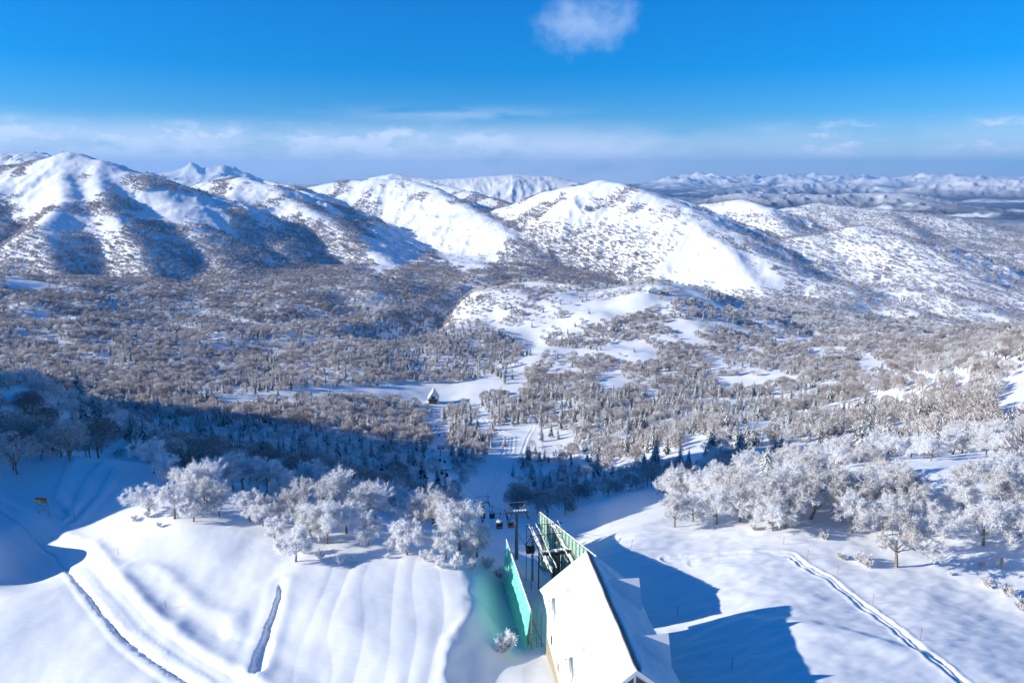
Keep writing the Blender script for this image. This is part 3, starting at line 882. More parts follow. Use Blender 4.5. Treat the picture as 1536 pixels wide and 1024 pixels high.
def thing(name, label, cat, loc, group=None, rz=0.0, s=1.0):
    o = bpy.data.objects.new(name, None); o.empty_display_size = .5; C.objects.link(o)
    o.location = loc; o.rotation_euler = (0, 0, rz); o.scale = (s, s, s)
    o['label'] = label; o['category'] = cat
    if group: o['group'] = group
    return o


def part(name, me, parent, label=None):
    o = bpy.data.objects.new(name, me); C.objects.link(o); o.parent = parent
    if label: o['label'] = label
    return o


def put_tree(name, pair, label, cat, loc, group, s=1.0, rz=None):
    t = thing(name, label, cat, (loc[0], loc[1], loc[2]), group, random.uniform(0, 6.28) if rz is None else rz, s)
    part('trunk', pair[0], t); part('crown', pair[1], t)
    return t


nf, mf, ff = is_fir(near), is_fir(midp), is_fir(farp)


def inframe(p, mu=0):
    u, v = proj(p[:, 0], p[:, 1], p[:, 2] + 4)
    return (u > -mu) & (u < 1536 + mu) & (v > -mu) & (v < 1024 + mu)


def split_nearest(p, n):
    d = np.hypot(p[:, 0], p[:, 1]) + 1e6 * (~inframe(p))
    k = np.argsort(d)
    return p[k[:n]], p[k[n:]]


def region_words(p):
    u, v = proj(p[0], p[1], p[2])
    return u, v


# ---- the trees on the brinks, each placed where it stands
BR = [  # base u, v, variant pool, scale, label
 (443,842,'W0',1.05,'frosted birch with a leaning brown trunk, nearest the fluted snow bank on the left'),
 (376,782,'W1',.95,'dark trunked frosted birch ending the left row on the terrace'),
 (395,790,'W2',.95,'slim frosted birch with two dark stems right of the left row'),
 (330,775,'W3',.80,'white frosted birch with a flat crown in the middle of the left row'),
 (262,778,'W4',1.05,'broad white frosted birch at the left end of the lit row above the road'),
 (290,782,'W0',.85,'frosted birch with low hanging twigs near the left end of the lit row'),
 (414,812,'W1',.70,'small white birch just behind the leaning brown trunk'),
 (490,815,'W3',1.25,'large white birch with a billowing crown above the wedge shaped snow groove'),
 (520,800,'W4',1.05,'white birch standing behind the largest billowing crown'),
 (551,818,'W0',1.00,'white birch with a straight dark trunk in the middle of the terrace edge'),
 (598,826,'W2',.80,'small white birch left of the twin trunk birch on the terrace edge'),
 (611,832,'W1',.95,'white birch with a thin straight trunk at the edge of the fluted bank'),
 (560,785,'W1',1.25,'bluish white birch set back behind the straight dark trunk'),
 (620,785,'W3',1.15,'pale birch crown behind the thin straight trunk, partly in shade'),
 (590,770,'W4',1.1,'half shaded birch at the back of the left clump'),
 (530,765,'W0',1.15,'half shaded birch at the back above the large billowing crown'),
 (690,825,'W4',1.45,'tall white birch with a rounded top left of the green fence'),
 (715,835,'W2',1.15,'dense white birch crowding the tall one left of the green fence'),
 (668,838,'W1',.8,'low white birch left of the tall one by the green fence'),
 (310,740,'F0',.85,'shaded birch behind the lit row on the left terrace'),
 (250,725,'F2',.8,'dark limbed shaded birch on the edge of the blue hill'),
 (350,735,'F1',.8,'shaded bluish birch rising behind the right end of the left row'),
 (62,690,'F2',.6,'crooked dark birch on the crest of the shaded hill'),
 (20,705,'F0',.7,'crooked dark birch at the left end of the shaded crest'),
 (1345,850,'F1',1.15,'big frosted birch with a brown trunk and snow on its fork beside the ski tracks'),
 (1276,798,'F0',.95,'frosted birch with a short forked trunk left of the brown trunked birch'),
 (1160,796,'F2',.85,'frosted birch with several tan stems at the front of the right hand clump'),
 (1178,792,'F3',.95,'frosted birch beside the tan stemmed one at the front of the right clump'),
 (1110,782,'F4',.9,'wide frosted birch near the left end of the right clump'),
 (1075,786,'F0',.85,'frosted birch beside the snow field edge left in the right clump'),
 (1040,782,'F2',.9,'white frosted birch second from the left tip of the right clump'),
 (1012,790,'F1',.75,'low white birch at the very left tip of the right clump'),
 (1215,778,'F3',1.0,'frosted birch in the middle of the right clump'),
 (1250,770,'F1',1.0,'broad frosted birch behind the forked trunk on the right'),
 (1140,760,'F4',1.0,'frosted birch at the back of the right clump, left half'),
 (1190,752,'F0',1.0,'frosted birch at the back of the right clump under the lone snowy fir'),
 (1300,760,'F2',1.0,'frosted birch set behind the brown trunked birch'),
 (1330,770,'F3',.9,'frosted birch behind the snow laden fork of the brown trunked birch'),
 (1392,805,'F4',.8,'frosted birch right of the blue tree shadow on the right terrace'),
 (1475,818,'F0',1.0,'frosted birch with a brown trunk near the right edge of the picture'),
 (1518,812,'F2',1.0,'frosted birch at the right edge beside the brown trunk'),
 (1500,770,'F1',.95,'frosted birch below the white clearing on the far right'),
 (1530,740,'F3',.95,'frosted birch at the right edge beside the white clearing'),
 (1380,760,'F4',.8,'frosted birch left of the small dark blue hollow on the right terrace'),
 (1445,770,'F2',.8,'frosted birch right of the small dark blue hollow'),
]
POOL = {'W': HERO_W, 'F': HERO_F}
for u, v, k, s, lab in BR:
    p = hit(u, v, ground)
    t = put_tree('birch_tree', POOL[k[0]][int(k[1])], lab, 'tree', p, 'frosted birches along the terrace edges', s)
BS = [(200,782,0,1.1,'low frosted bush at the left end of the lit birch row'),(222,776,1,1.0,'frosted bush beside the left end of the lit birch row'),(240,790,2,1,'small frosted bush in front of the lit birch row'),
 (455,830,1,1.2,'frosted bush right of the leaning brown trunk'),(480,838,0,1.3,'frosted bush under the large billowing crown'),(512,846,2,1.5,'frosted bush at the foot of the fluted bank edge'),(528,842,0,.9,'small frosted bush right of the bush under the billowing crown'),
 (580,838,2,.9,'tiny frosted bush left of the thin straight trunk'),(640,842,1,1.2,'frosted bush left of the thicket beside the green fence'),(660,850,0,1.5,'frosted bush at the front left of the thicket beside the green fence'),(685,853,1,1.5,'frosted bush at the front of the thicket under the tall birch'),
 (710,855,0,1.6,'frosted bush at the lip of the green tinted hollow'),(732,852,1,1.3,'frosted bush between the thicket and the green fence'),(752,868,0,1.65,'round frosted bush touching the far part of the green fence'),(764,890,2,1.50,'frosted bush against the middle of the green fence'),
 (758,978,1,1.7,'large spreading frosted bush in the green tinted hollow'),(776,950,2,1.35,'frosted bush close to the near end of the green fence'),
 (1285,842,3,1.3,'grey frosted bush left of the brown trunked birch'),(1300,850,4,1.0,'grey frosted bush at the foot of the brown trunked birch'),(1235,808,4,.9,'low frosted bush left of the short forked trunk'),(1262,838,3,1.0,'low frosted bush on the snow below the short forked trunk'),
 (1480,880,4,.9,'frosted bush near the right edge below the brown trunk'),(1510,895,3,1.4,'frosted bush at the right edge above the bare corner'),(1530,915,4,1.0,'frosted bush touching the right edge of the picture'),(1470,850,3,.9,'frosted bush left of the right edge thicket'),
 (1500,850,4,1.0,'frosted bush under the right edge birches'),(1425,862,3,.5,'tiny twig tuft poking from the snow right of the brown trunked birch'),(1130,795,4,.6,'low twig tuft at the front of the right clump')]
for u, v, k, s, lab in BS:
    p = hit(u, v, ground)
    t = thing('frosted_bush', lab, 'bush', p, 'frosted bushes on the terraces', random.uniform(0, 6), s)
    part('branches', BUSH[k], t)
p = hit(1148, 722, ground)
put_tree('fir_tree', FIRS[5], 'lone white snow plastered fir rising above the right birch clump', 'tree', p, None, 1.25)

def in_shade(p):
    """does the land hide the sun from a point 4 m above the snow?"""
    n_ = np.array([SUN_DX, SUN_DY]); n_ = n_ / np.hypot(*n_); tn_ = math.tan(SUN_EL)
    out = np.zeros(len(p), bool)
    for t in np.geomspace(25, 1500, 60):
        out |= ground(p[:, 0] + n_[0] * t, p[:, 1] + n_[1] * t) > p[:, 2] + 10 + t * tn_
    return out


# ---- forest: the 300 birches and 300 firs that show largest are trees of their own, the rest are two woods
pb, rest_b = split_nearest(near[~nf], 300 - len(BR))
pf, rest_f = split_nearest(near[nf], 299)
def where(p):
    u, v = proj(p[0], p[1], p[2])
    if v < 600: return 'in the sunlit valley wood'
    if u < 330: return 'on the forested slope at the left'
    if u < 660: return 'in the wood left of the lift lane'
    if u < 800: return 'between the lift lane and the ski run' if u < 745 else 'beside the ski run'
    if u < 1010: return 'in the hollow right of the ski run'
    if u < 1250: return 'in the wood behind the right clump'
    return 'on the hillside at the right'
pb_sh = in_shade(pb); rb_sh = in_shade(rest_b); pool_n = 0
for p, dark in zip(pb, pb_sh):
    d = math.hypot(p[0], p[1]); u, v = proj(*p)
    pool = HERO_F if (d < 330) else MIDN
    if dark and d > 215: pool = BROWN_SHADE      # browner crowns deepen the tone inside the land's cast shadow
    wh = where(p)
    put_tree('birch_tree', pool[random.randrange(len(pool))], 'bare frosted birch ' + wh, 'tree', p, 'birches ' + wh, random.uniform(.7, 1.1))
for p in pf:
    wh = where(p)
    put_tree('fir_tree', FIRS[random.randrange(6)], 'snow dusted fir ' + wh, 'tree', p, 'firs ' + wh, random.uniform(.6, 1.2))


def wood(name, label, cat, sets):
    """one object scattering the given trees: sets = [(points, [(trunk, crown), ...], smin, smax)]"""
    P_, S_, Z_, V_, srcs = [], [], [], [], []
    for pts, pool, lo, hi in sets:
        k0 = len(srcs)
        for tr, cr in pool:
            j = bmesh.new(); j.from_mesh(cr); nm = len(cr.materials)
            j2 = bmesh.new(); j2.from_mesh(tr)
            me = cr.copy(); me.name = name + '_tree'; me.materials.append(tr.materials[0])
            nfc = len(j.faces); j.from_mesh(tr); j.faces.ensure_lookup_table()
            for f in j.faces[nfc:]: f.material_index = nm
            j.to_mesh(me); j.free(); j2.free()
            srcs.append(bpy.data.objects.new(name + '_tree', me))
        P_.append(pts); n_ = len(pts)
        S_.append(rng.uniform(lo, hi, n_)); Z_.append(rng.uniform(0, 6.283, n_)); V_.append(rng.integers(k0, len(srcs), n_))
    P_ = np.concatenate(P_).astype(np.float32)
    me = bpy.data.meshes.new(name); me.vertices.add(len(P_)); me.vertices.foreach_set('co', P_.ravel())
    for nm, tp, ar in (('tscale', 'FLOAT', np.concatenate(S_)), ('trot', 'FLOAT', np.concatenate(Z_)), ('tvar', 'INT', np.concatenate(V_))):
        at_ = me.attributes.new(nm, tp, 'POINT'); at_.data.foreach_set('value', ar.astype(np.int32 if tp == 'INT' else np.float32))
    o = bpy.data.objects.new(name, me); C.objects.link(o)
    o['kind'] = 'stuff'; o['label'] = label; o['category'] = cat
    ng = bpy.data.node_groups.new(name, 'GeometryNodeTree')
    ng.interface.new_socket('Geometry', in_out='INPUT', socket_type='NodeSocketGeometry')
    ng.interface.new_socket('Geometry', in_out='OUTPUT', socket_type='NodeSocketGeometry')
    N = ng.nodes; gi, g2 = N.new('NodeGroupInput'), N.new('NodeGroupOutput')
    iop = N.new('GeometryNodeInstanceOnPoints'); gti = N.new('GeometryNodeGeometryToInstance')
    for so_ in reversed(srcs):
        oi = N.new('GeometryNodeObjectInfo'); oi.inputs['Object'].default_value = so_
        ng.links.new(oi.outputs['Geometry'], gti.inputs[0])
    def at_node(nm, tp):
        q = N.new('GeometryNodeInputNamedAttribute'); q.data_type = tp; q.inputs['Name'].default_value = nm
        return q.outputs['Attribute']
    cbn = N.new('ShaderNodeCombineXYZ'); ng.links.new(at_node('trot', 'FLOAT'), cbn.inputs[2])
    ng.links.new(gi.outputs[0], iop.inputs['Points']); 
    join = N.new('GeometryNodeJoinGeometry'); N.remove(gti)
    for so_, oi in zip(srcs, [q for q in N if q.bl_idname == 'GeometryNodeObjectInfo'][::-1]):
        g = N.new('GeometryNodeGeometryToInstance'); ng.links.new(oi.outputs['Geometry'], g.inputs[0]); ng.links.new(g.outputs[0], join.inputs[0])
    ng.links.new(join.outputs[0], iop.inputs['Instance'])
    iop.inputs['Pick Instance'].default_value = True
    ng.links.new(at_node('tvar', 'INT'), iop.inputs['Instance Index'])
    ng.links.new(cbn.outputs[0], iop.inputs['Rotation']); ng.links.new(at_node('tscale', 'FLOAT'), iop.inputs['Scale'])
    ng.links.new(iop.outputs[0], g2.inputs[0])
    md = o.modifiers.new('trees', 'NODES'); md.node_group = ng
    return o


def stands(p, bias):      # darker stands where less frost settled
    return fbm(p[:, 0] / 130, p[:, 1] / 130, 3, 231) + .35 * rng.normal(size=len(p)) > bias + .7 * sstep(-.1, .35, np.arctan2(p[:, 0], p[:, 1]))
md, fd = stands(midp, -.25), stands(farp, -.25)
hi = np.hypot(farp[:, 0], farp[:, 1]) > 2750
print('TREES', len(near), len(midp), len(farp), nf.sum(), mf.sum(), ff.sum())
wood('birch_forest', 'far bare frosted birch wood covering the valley and the lower mountain slopes', 'forest',
     [(rest_b[rb_sh], BROWN_SHADE, .7, 1.15), (rest_b[~rb_sh], MIDN, .7, 1.1),
      (midp[~mf & md], BROWN_SHADE, .7, 1.2), (midp[~mf & ~md], [MID[k] for k in (0, 1, 2, 4, 5)], .65, 1.15),
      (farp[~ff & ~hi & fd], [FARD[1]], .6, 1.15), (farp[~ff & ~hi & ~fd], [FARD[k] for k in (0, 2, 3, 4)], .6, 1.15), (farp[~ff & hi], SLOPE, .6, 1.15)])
wood('fir_forest', 'far dark snow dusted firs scattered through the valley wood', 'forest',
     [(rest_f, FIRS, .7, 1.2), (midp[mf], FIRS, .8, 1.35), (farp[ff], FARF, .8, 1.2)])
# ---------------------------------------------------------------- station, lift, fences and small things
M_CREAM = mat('cream_wall', (.74, .72, .64), .7, .3, var=.08, scale=1.2)
M_TAN = mat('tan_boards', (.36, .30, .20), .7, .3, var=.25, scale=2)
M_ROOF = mat('dark_roof_metal', (.05, .05, .055), .5, .4, var=.3)
M_WHITE = mat('white_paint', (.78, .79, .78), .5, .4, var=.05)
M_GLASS = mat('dark_glass', (.02, .025, .03), .08, .6, var=.3)
M_SNOW = mat('packed_snow', (.80, .81, .82), .65, .25, var=.04, scale=.6, bump=.25)
M_STEEL = mat('galvanised_steel', (.33, .34, .34), .5, .5, .3, var=.25, scale=3)
M_DSTEEL = mat('dark_steel', (.05, .055, .06), .5, .5, .3, var=.4, scale=3)
M_BROWN = mat('rusty_brown_steel', (.27, .17, .08), .7, .3, var=.5, scale=2, col2=(.42, .36, .26))
M_RED = mat('red_paint', (.48, .04, .03), .5, .4, var=.2)
M_YEL = mat('yellow_paint', (.70, .52, .04), .5, .4, var=.1)
M_GRN = mat('green_paint', (.15, .32, .05), .5, .4, var=.1)
M_BLACK = mat('black_cabin_shell', (.012, .012, .014), .25, .6, var=.2)
M_PINKRED = mat('red_cabin_shell', (.55, .12, .10), .35, .5, var=.1)
M_GREY = mat('grey_cabin_shell', (.16, .15, .13), .35, .5, var=.1)


def net_mat(name, green, rime, lo, hi):
    m = bpy.data.materials.new(name); m.use_nodes = True
    nt = m.node_tree; b = nt.nodes['Principled BSDF']; b.inputs['Roughness'].default_value = .7; b.inputs['Specular IOR Level'].default_value = .2
    tc = nt.nodes.new('ShaderNodeTexCoord')
    n1 = nt.nodes.new('ShaderNodeTexNoise'); n1.inputs['Scale'].default_value = 1.7; n1.inputs['Detail'].default_value = 7; n1.inputs['Roughness'].default_value = .68
    nt.links.new(tc.outputs['Object'], n1.inputs['Vector'])
    mr = nt.nodes.new('ShaderNodeMapRange'); mr.inputs[1].default_value = lo; mr.inputs[2].default_value = hi
    nt.links.new(n1.outputs['Fac'], mr.inputs[0])
    wv = nt.nodes.new('ShaderNodeTexBrick'); wv.inputs['Scale'].default_value = 1.0; wv.inputs['Brick Width'].default_value = .9; wv.inputs['Row Height'].default_value = .55
    wv.inputs['Mortar Size'].default_value = .035; wv.offset = 0; wv.inputs['Color1'].default_value = (1, 1, 1, 1); wv.inputs['Color2'].default_value = (.86, .9, .9, 1); wv.inputs['Mortar'].default_value = (.45, .5, .5, 1)
    sp_ = nt.nodes.new('ShaderNodeSeparateXYZ'); nt.links.new(tc.outputs['Object'], sp_.inputs[0])
    cb_ = nt.nodes.new('ShaderNodeCombineXYZ'); nt.links.new(sp_.outputs['Y'], cb_.inputs[0]); nt.links.new(sp_.outputs['Z'], cb_.inputs[1]); nt.links.new(cb_.outputs[0], wv.inputs['Vector'])
    mx = nt.nodes.new('ShaderNodeMix'); mx.data_type = 'RGBA'; mx.inputs[6].default_value = (*green, 1); mx.inputs[7].default_value = (*rime, 1)
    nt.links.new(mr.outputs[0], mx.inputs[0])
    m2 = nt.nodes.new('ShaderNodeMix'); m2.data_type = 'RGBA'; m2.blend_type = 'MULTIPLY'; m2.inputs[0].default_value = 1
    nt.links.new(mx.outputs[2], m2.inputs[6]); nt.links.new(wv.outputs['Color'], m2.inputs[7]); mx = m2; nt.links.new(mx.outputs[2], b.inputs['Base Color'])
    tr = nt.nodes.new('ShaderNodeBsdfTranslucent'); nt.links.new(mx.outputs[2], tr.inputs['Color'])
    ms = nt.nodes.new('ShaderNodeMixShader'); ms.inputs[0].default_value = .25
    nt.links.new(b.outputs[0], ms.inputs[1]); nt.links.new(tr.outputs[0], ms.inputs[2]); nt.links.new(ms.outputs[0], nt.nodes['Material Output'].inputs['Surface'])
    return m


M_NET = net_mat('green_wind_net', (.16, .84, .62), (.70, .90, .82), .46, .70)
M_NET2 = net_mat('rimed_green_net', (.14, .58, .42), (.78, .84, .74), .40, .62)


class MB:
    def __init__(s): s.bm = bmesh.new()
    def box(s, x0, x1, y0, y1, z0, z1, bev=0):
        r = bmesh.ops.create_cube(s.bm, size=1)
        for v in r['verts']:
            v.co = Vector((x0 if v.co.x < 0 else x1, y0 if v.co.y < 0 else y1, z0 if v.co.z < 0 else z1))
        if bev:
            es = list({e for v in r['verts'] for e in v.link_edges})
            bmesh.ops.bevel(s.bm, geom=es, offset=bev, segments=2, affect='EDGES', profile=.6)
        return s
    def bar(s, p, q, w, n=6, w2=None):
        p, q = Vector(p), Vector(q); d = q - p
        a = d.orthogonal().normalized(); b = d.normalized().cross(a)
        rings = []
        for c, r in ((p, w), (q, w if w2 is None else w2)):
            rings.append([s.bm.verts.new(c + (a * math.cos(2 * math.pi * (k + .5) / n) + b * math.sin(2 * math.pi * (k + .5) / n)) * r) for k in range(n)])
        for k in range(n):
            s.bm.faces.new((rings[0][k], rings[0][(k + 1) % n], rings[1][(k + 1) % n], rings[1][k]))
        s.bm.faces.new(rings[0][::-1]); s.bm.faces.new(rings[1])
        return s
    def poly(s, pts, ext):
        ext = Vector(ext)
        a = [s.bm.verts.new(Vector(p)) for p in pts]; b = [s.bm.verts.new(Vector(p) + ext) for p in pts]
        n = len(a)
        s.bm.faces.new(a[::-1]); s.bm.faces.new(b)
        for k in range(n): s.bm.faces.new((a[k], a[(k + 1) % n], b[(k + 1) % n], b[k]))
        return s
    def blob(s, c, rx, ry, rz, seed=0):
        r = bmesh.ops.create_icosphere(s.bm, subdivisions=2, radius=1)
        for v in r['verts']:
            k = 1 + .22 * math.sin(v.co.x * 4 + seed) * math.cos(v.co.y * 3.3 + seed * 2) + .12 * math.sin(v.co.z * 5 + seed * 3)
            v.co = Vector((c[0] + v.co.x * rx * k, c[1] + v.co.y * ry * k, c[2] + max(v.co.z, -.35) * rz * k))
        return s
    def build(s, name, m, parent=None, smooth=False, loc=None, label=None):
        bmesh.ops.recalc_face_normals(s.bm, faces=s.bm.faces)
        me = bpy.data.meshes.new(name); s.bm.to_mesh(me); s.bm.free()
        if smooth: me.polygons.foreach_set('use_smooth', [True] * len(me.polygons))
        me.materials.append(m)
        o = bpy.data.objects.new(name, me); C.objects.link(o)
        if parent: o.parent = parent
        if loc is not None: o.location = loc
        if label: o['label'] = label
        return o


# ---- the summit station
ST = thing('gondola_station', 'cream gondola station with a steep snow covered gable roof and small dormers', 'building', (17.0, 79.8, -6.0), rz=math.atan2(.118, .993))
LEN, HW, EV, RD = 30.4, 7.9, 14.0, 20.7
sl_ = (RD - EV) / HW
x_ = 7.2; zw = RD - sl_ * x_ - .35
MB().poly([(-x_, .7, -2), (x_, .7, -2), (x_, .7, zw), (0, .7, RD - .35), (-x_, .7, zw)], (0, LEN - 1.4, 0)).build('wall', M_CREAM, ST)
MB().box(-x_ - .06, x_ + .06, .64, LEN - .64, -2.1, 4.3).build('plinth', M_TAN, ST)
th = .22
MB().poly([(-HW, 0, EV - .1), (0, 0, RD - .1), (HW, 0, EV - .1), (HW, 0, EV - .1 - th), (0, 0, RD - .1 - th), (-HW, 0, EV - .1 - th)], (0, LEN, 0)).build('roof', M_ROOF, ST)


def snow_slope(side, top):
    nu, nv_ = 44, 110
    V, Fc = [], []
    for j in range(nv_ + 1):
        for i in range(nu + 1):
            f, g = i / nu, j / nv_
            e = min(1, min(f, 1 - f) * 9, min(g, 1 - g) * 22)
            hx = top + (HW + .18 - top) * f
            n_ = float(noise(np.array(hx / 2.2), np.array(g * LEN / 3.5), 300 + side)) * .20 + float(noise(np.array(hx / .9), np.array(g * 14), 303)) * .06
            h = (.42 + n_) * math.sqrt(max(0, e * (2 - e))) + .004
            if side < 0:
                for yc_ in (23.0, 8.3):
                    h += 1.6 * math.exp(-((g * LEN - yc_) / 1.9) ** 2) * float(sstep(2.8, 6.4, hx)) * (1 if hx < 7.05 else 0)
            lip = (.30 + .28 * float(noise(np.array(g * 9.0), np.array(3.3), 305))) * max(0.0, f - .86) / .14
            V.append((side * (hx + lip), .02 + g * (LEN - .04), RD - .1 - sl_ * (hx + lip * .8) + h))
    for j in range(nv_):
        for i in range(nu):
            a = j * (nu + 1) + i
            q = (a, a + 1, a + nu + 2, a + nu + 1)
            Fc.append(q if side > 0 else q[::-1])
    part('snow_cover', mesh_np('snow_cover', V, Fc, M_SNOW), ST)


snow_slope(-1, 0.0); snow_slope(1, .55)
MB().poly([(-.05, -.05, RD + .12), (.55, -.05, RD - .36), (.55, -.05, RD - .46), (-.05, -.05, RD - .1)], (0, LEN + .1, 0)).build('ridge_cap', M_ROOF, ST)
for side in (-1, 1):
    for yc in (23.0, 8.3):
        zr = EV + (5.0 if side > 0 else 2.95); xf = 7.0 if side > 0 else 7.5; hw = 1.9 if side > 0 else 2.3; zb_ = RD - sl_ * xf
        xi = (RD - zr) / sl_
        dm = MB(); dm.poly([(side * xf, yc - hw + .15, zb_ - .8), (side * xf, yc + hw - .15, zb_ - .8), (side * xf, yc + hw - .15, zb_ + .3), (side * xf, yc, zr - .25), (side * xf, yc - hw + .15, zb_ + .3)], (-side * 3.2, 0, 0))
        d_ = dm.build('dormer', M_CREAM, ST)
        g = MB()
        xo = xf + .45 if side > 0 else xf + .1
        for h in (-1, 1):
            g.poly([(side * xo, yc, zr + .38), (side * xo, yc + h * (hw + .3), zb_ + .25), (side * xo, yc + h * (hw + .3), zb_ - .0), (side * xo, yc, zr)], (-side * (xo - xi + .5), 0, 0))
        if side > 0: s_ = g.build('snow_cover', M_SNOW, d_)
        else: g.bm.free()
        MB().poly([(side * (xf + .03), yc - 1.15, zb_ + .3), (side * (xf + .03), yc + 1.15, zb_ + .3), (side * (xf + .03), yc, zr - .4)], (side * .04, 0, 0)).build('window', M_GLASS, d_)
        for h in (-1, 1):
            MB().bar((side * (xf + .38), yc, zr - .06), (side * (xf + .38), yc + h * (hw + .25), zb_ - .02), .11, 4).build('bargeboard', M_WHITE, d_)
for yc, zc in ((24.4, 7.4), (18.2, 7.0), (11.5, 7.0)):
    fr = MB().box(-x_ - .08, -x_ + .05, yc - .62, yc + .62, zc - 1.0, zc + 1.0).build('window', M_WHITE, ST)
    MB().box(-x_ - .11, -x_ - .05, yc - .5, yc + .5, zc - .88, zc + .88).build('pane', M_GLASS, fr)
gw = MB().poly([(-5.6, .64, EV - 1), (5.6, .64, EV - 1), (5.6, .64, zw - sl_ * -1.0 - .4), (0, .64, RD - 1.7), (-5.6, .64, zw - sl_ * -1.0 - .4)], (0, .04, 0)).build('gable_window', M_GLASS, ST)
for xm in (-2.8, 0, 2.8): MB().box(xm - .16, xm + .16, .55, .638, EV - 1, RD - 1.75 - sl_ * abs(xm)).build('mullion', M_WHITE, gw)
for yb in (-.12, LEN + .02):
    for h in (-1, 1):
        MB().poly([(0, yb, RD - .12), (h * HW, yb, EV - .12), (h * HW, yb, EV - .78), (0, yb, RD - .92)], (0, .1, 0)).build('bargeboard', M_WHITE, ST)
# snow bank heaped against the far left corner belongs to the ground
# ---- wind fences
def fence(name, label, a, b, za, zb2, n, netm, postm, side, rails, lattice):
    a, b = Vector((*a, 0)), Vector((*b, 0)); d = b - a; L = d.length; u = d / L; nrm = Vector((u.y, -u.x, 0)) * side
    o = Vector((a.x, a.y, gz(a.x, a.y)))
    t = thing(name, label, 'fence', o)
    top = lambda f: za + (zb2 - za) * f
    nu, nv_ = 60, 14; V, Fc = [], []
    for i in range(nu + 1):
        f = i / nu; p = a + d * f; g = gz(p.x, p.y) - .4
        for j in range(nv_ + 1):
            z = g + (top(f) - g) * j / nv_
            bulge = .16 * abs(math.sin(f * n * math.pi)) * math.sin(j / nv_ * math.pi)
            q = p - nrm * bulge
            q = q - nrm * (1.1 * (1 - j / nv_) if lattice else 0)
            V.append((q.x - o.x, q.y - o.y, z - o.z))
    for i in range(nu):
        for j in range(nv_):
            k = i * (nv_ + 1) + j; Fc.append((k, k + nv_ + 1, k + nv_ + 2, k + 1))
    part('net', mesh_np('net', V, Fc, netm), t)
    for i in range(n + 1):
        f = i / n; p = a + d * f + nrm * .16; g = gz(p.x, p.y) - .5
        MB().bar(p - o + Vector((0, 0, g)), p - o + Vector((0, 0, top(f) + .15)), .10, 5).build('post', postm, t)
        if lattice:
            q = p + nrm * 2.4
            MB().bar(Vector((q.x, q.y, gz(q.x, q.y) - .3)) - o, Vector((p.x, p.y, top(f) - 1.2)) - o, .07, 4).bar(Vector((q.x, q.y, gz(q.x, q.y) - .3)) - o, Vector((p.x, p.y, g + 3.0)) - o, .05, 4).build('brace', M_STEEL, t)
    for h in rails:
        m_ = MB()
        for i in range(n):
            p, q = a + d * (i / n), a + d * ((i + 1) / n)
            zp, zq = gz(p.x, p.y), gz(q.x, q.y)
            m_.bar(Vector((p.x + nrm.x * .3, p.y + nrm.y * .3, zp + (top(i / n) - zp) * h)) - o, Vector((q.x + nrm.x * .3, q.y + nrm.y * .3, zq + (top((i + 1) / n) - zq) * h)) - o, .06, 4)
        m_.build('rail', postm, t)
    sn = MB()
    for i in range(n * 4):
        f0, f1 = i / (n * 4), (i + .9) / (n * 4)
        p, q = a + d * f0, a + d * f1; r_ = random.uniform(.09, .2)
        sn.bar(Vector((p.x, p.y, top(f0) + .1)) - o, Vector((q.x, q.y, top(f1) + .1)) - o, r_, 5)
    sn.build('snow_cap', M_SNOW, t)
    return t, o, u, nrm


t, o, u, nrm = fence('wind_fence', 'bright green wind net on steel posts left of the gondola lane', (-1.3, 140.5), (3.5, 111.5), -.6, 1.4, 9, M_NET, M_BROWN, -1, (1.0, .5, .06), True)
# ladder mast at the near end of the left fence
q0 = Vector((4.6, 111.8)); g0 = gz(q0.x, q0.y) - .4
lm = MB()
for dx in (0, 1.0):
    for dy in (0, 1.0):
        lm.bar(Vector((q0.x + dx, q0.y + dy, g0)) - o, Vector((q0.x + dx, q0.y + dy, 1.2)) - o, .05, 4)
k = g0 + .3
while k < 1.0:
    lm.bar(Vector((q0.x, q0.y, k)) - o, Vector((q0.x + 1, q0.y, k)) - o, .03, 4).bar(Vector((q0.x, q0.y, k)) - o, Vector((q0.x, q0.y + 1, k + .3)) - o, .03, 4)
    k += .42
lm.build('lattice_mast', M_STEEL, t)
t2, o2, u2, n2 = fence('wind_fence', 'tall rime crusted green fence with brown posts right of the lift machinery', (7.2, 160.5), (16.7, 121.0), -4.4, 6.7, 17, M_NET2, M_BROWN, 1, (1.0, .66, .33, .05), False)
# right fence's sloping end, its hidden stretch added to join the station shadow
e0 = Vector((16.7, 121.0)); e1 = Vector((19.4, 112.8))
me_ = MB().poly([(e0.x - o2.x, e0.y - o2.y, gz(*e0) - .5 - o2.z), (e1.x - o2.x, e1.y - o2.y, gz(*e1) - .5 - o2.z), (e1.x - o2.x, e1.y - o2.y, 5.7 - o2.z), (e0.x - o2.x, e0.y - o2.y, 6.65 - o2.z)], (.05, .02, 0)).build('end_net', M_NET2, t2)

# ---- lift: towers, launch machinery, cabins, ropes
LANE = 2.7
def lane(Y): return 1.2 - .144 * (Y - 165)


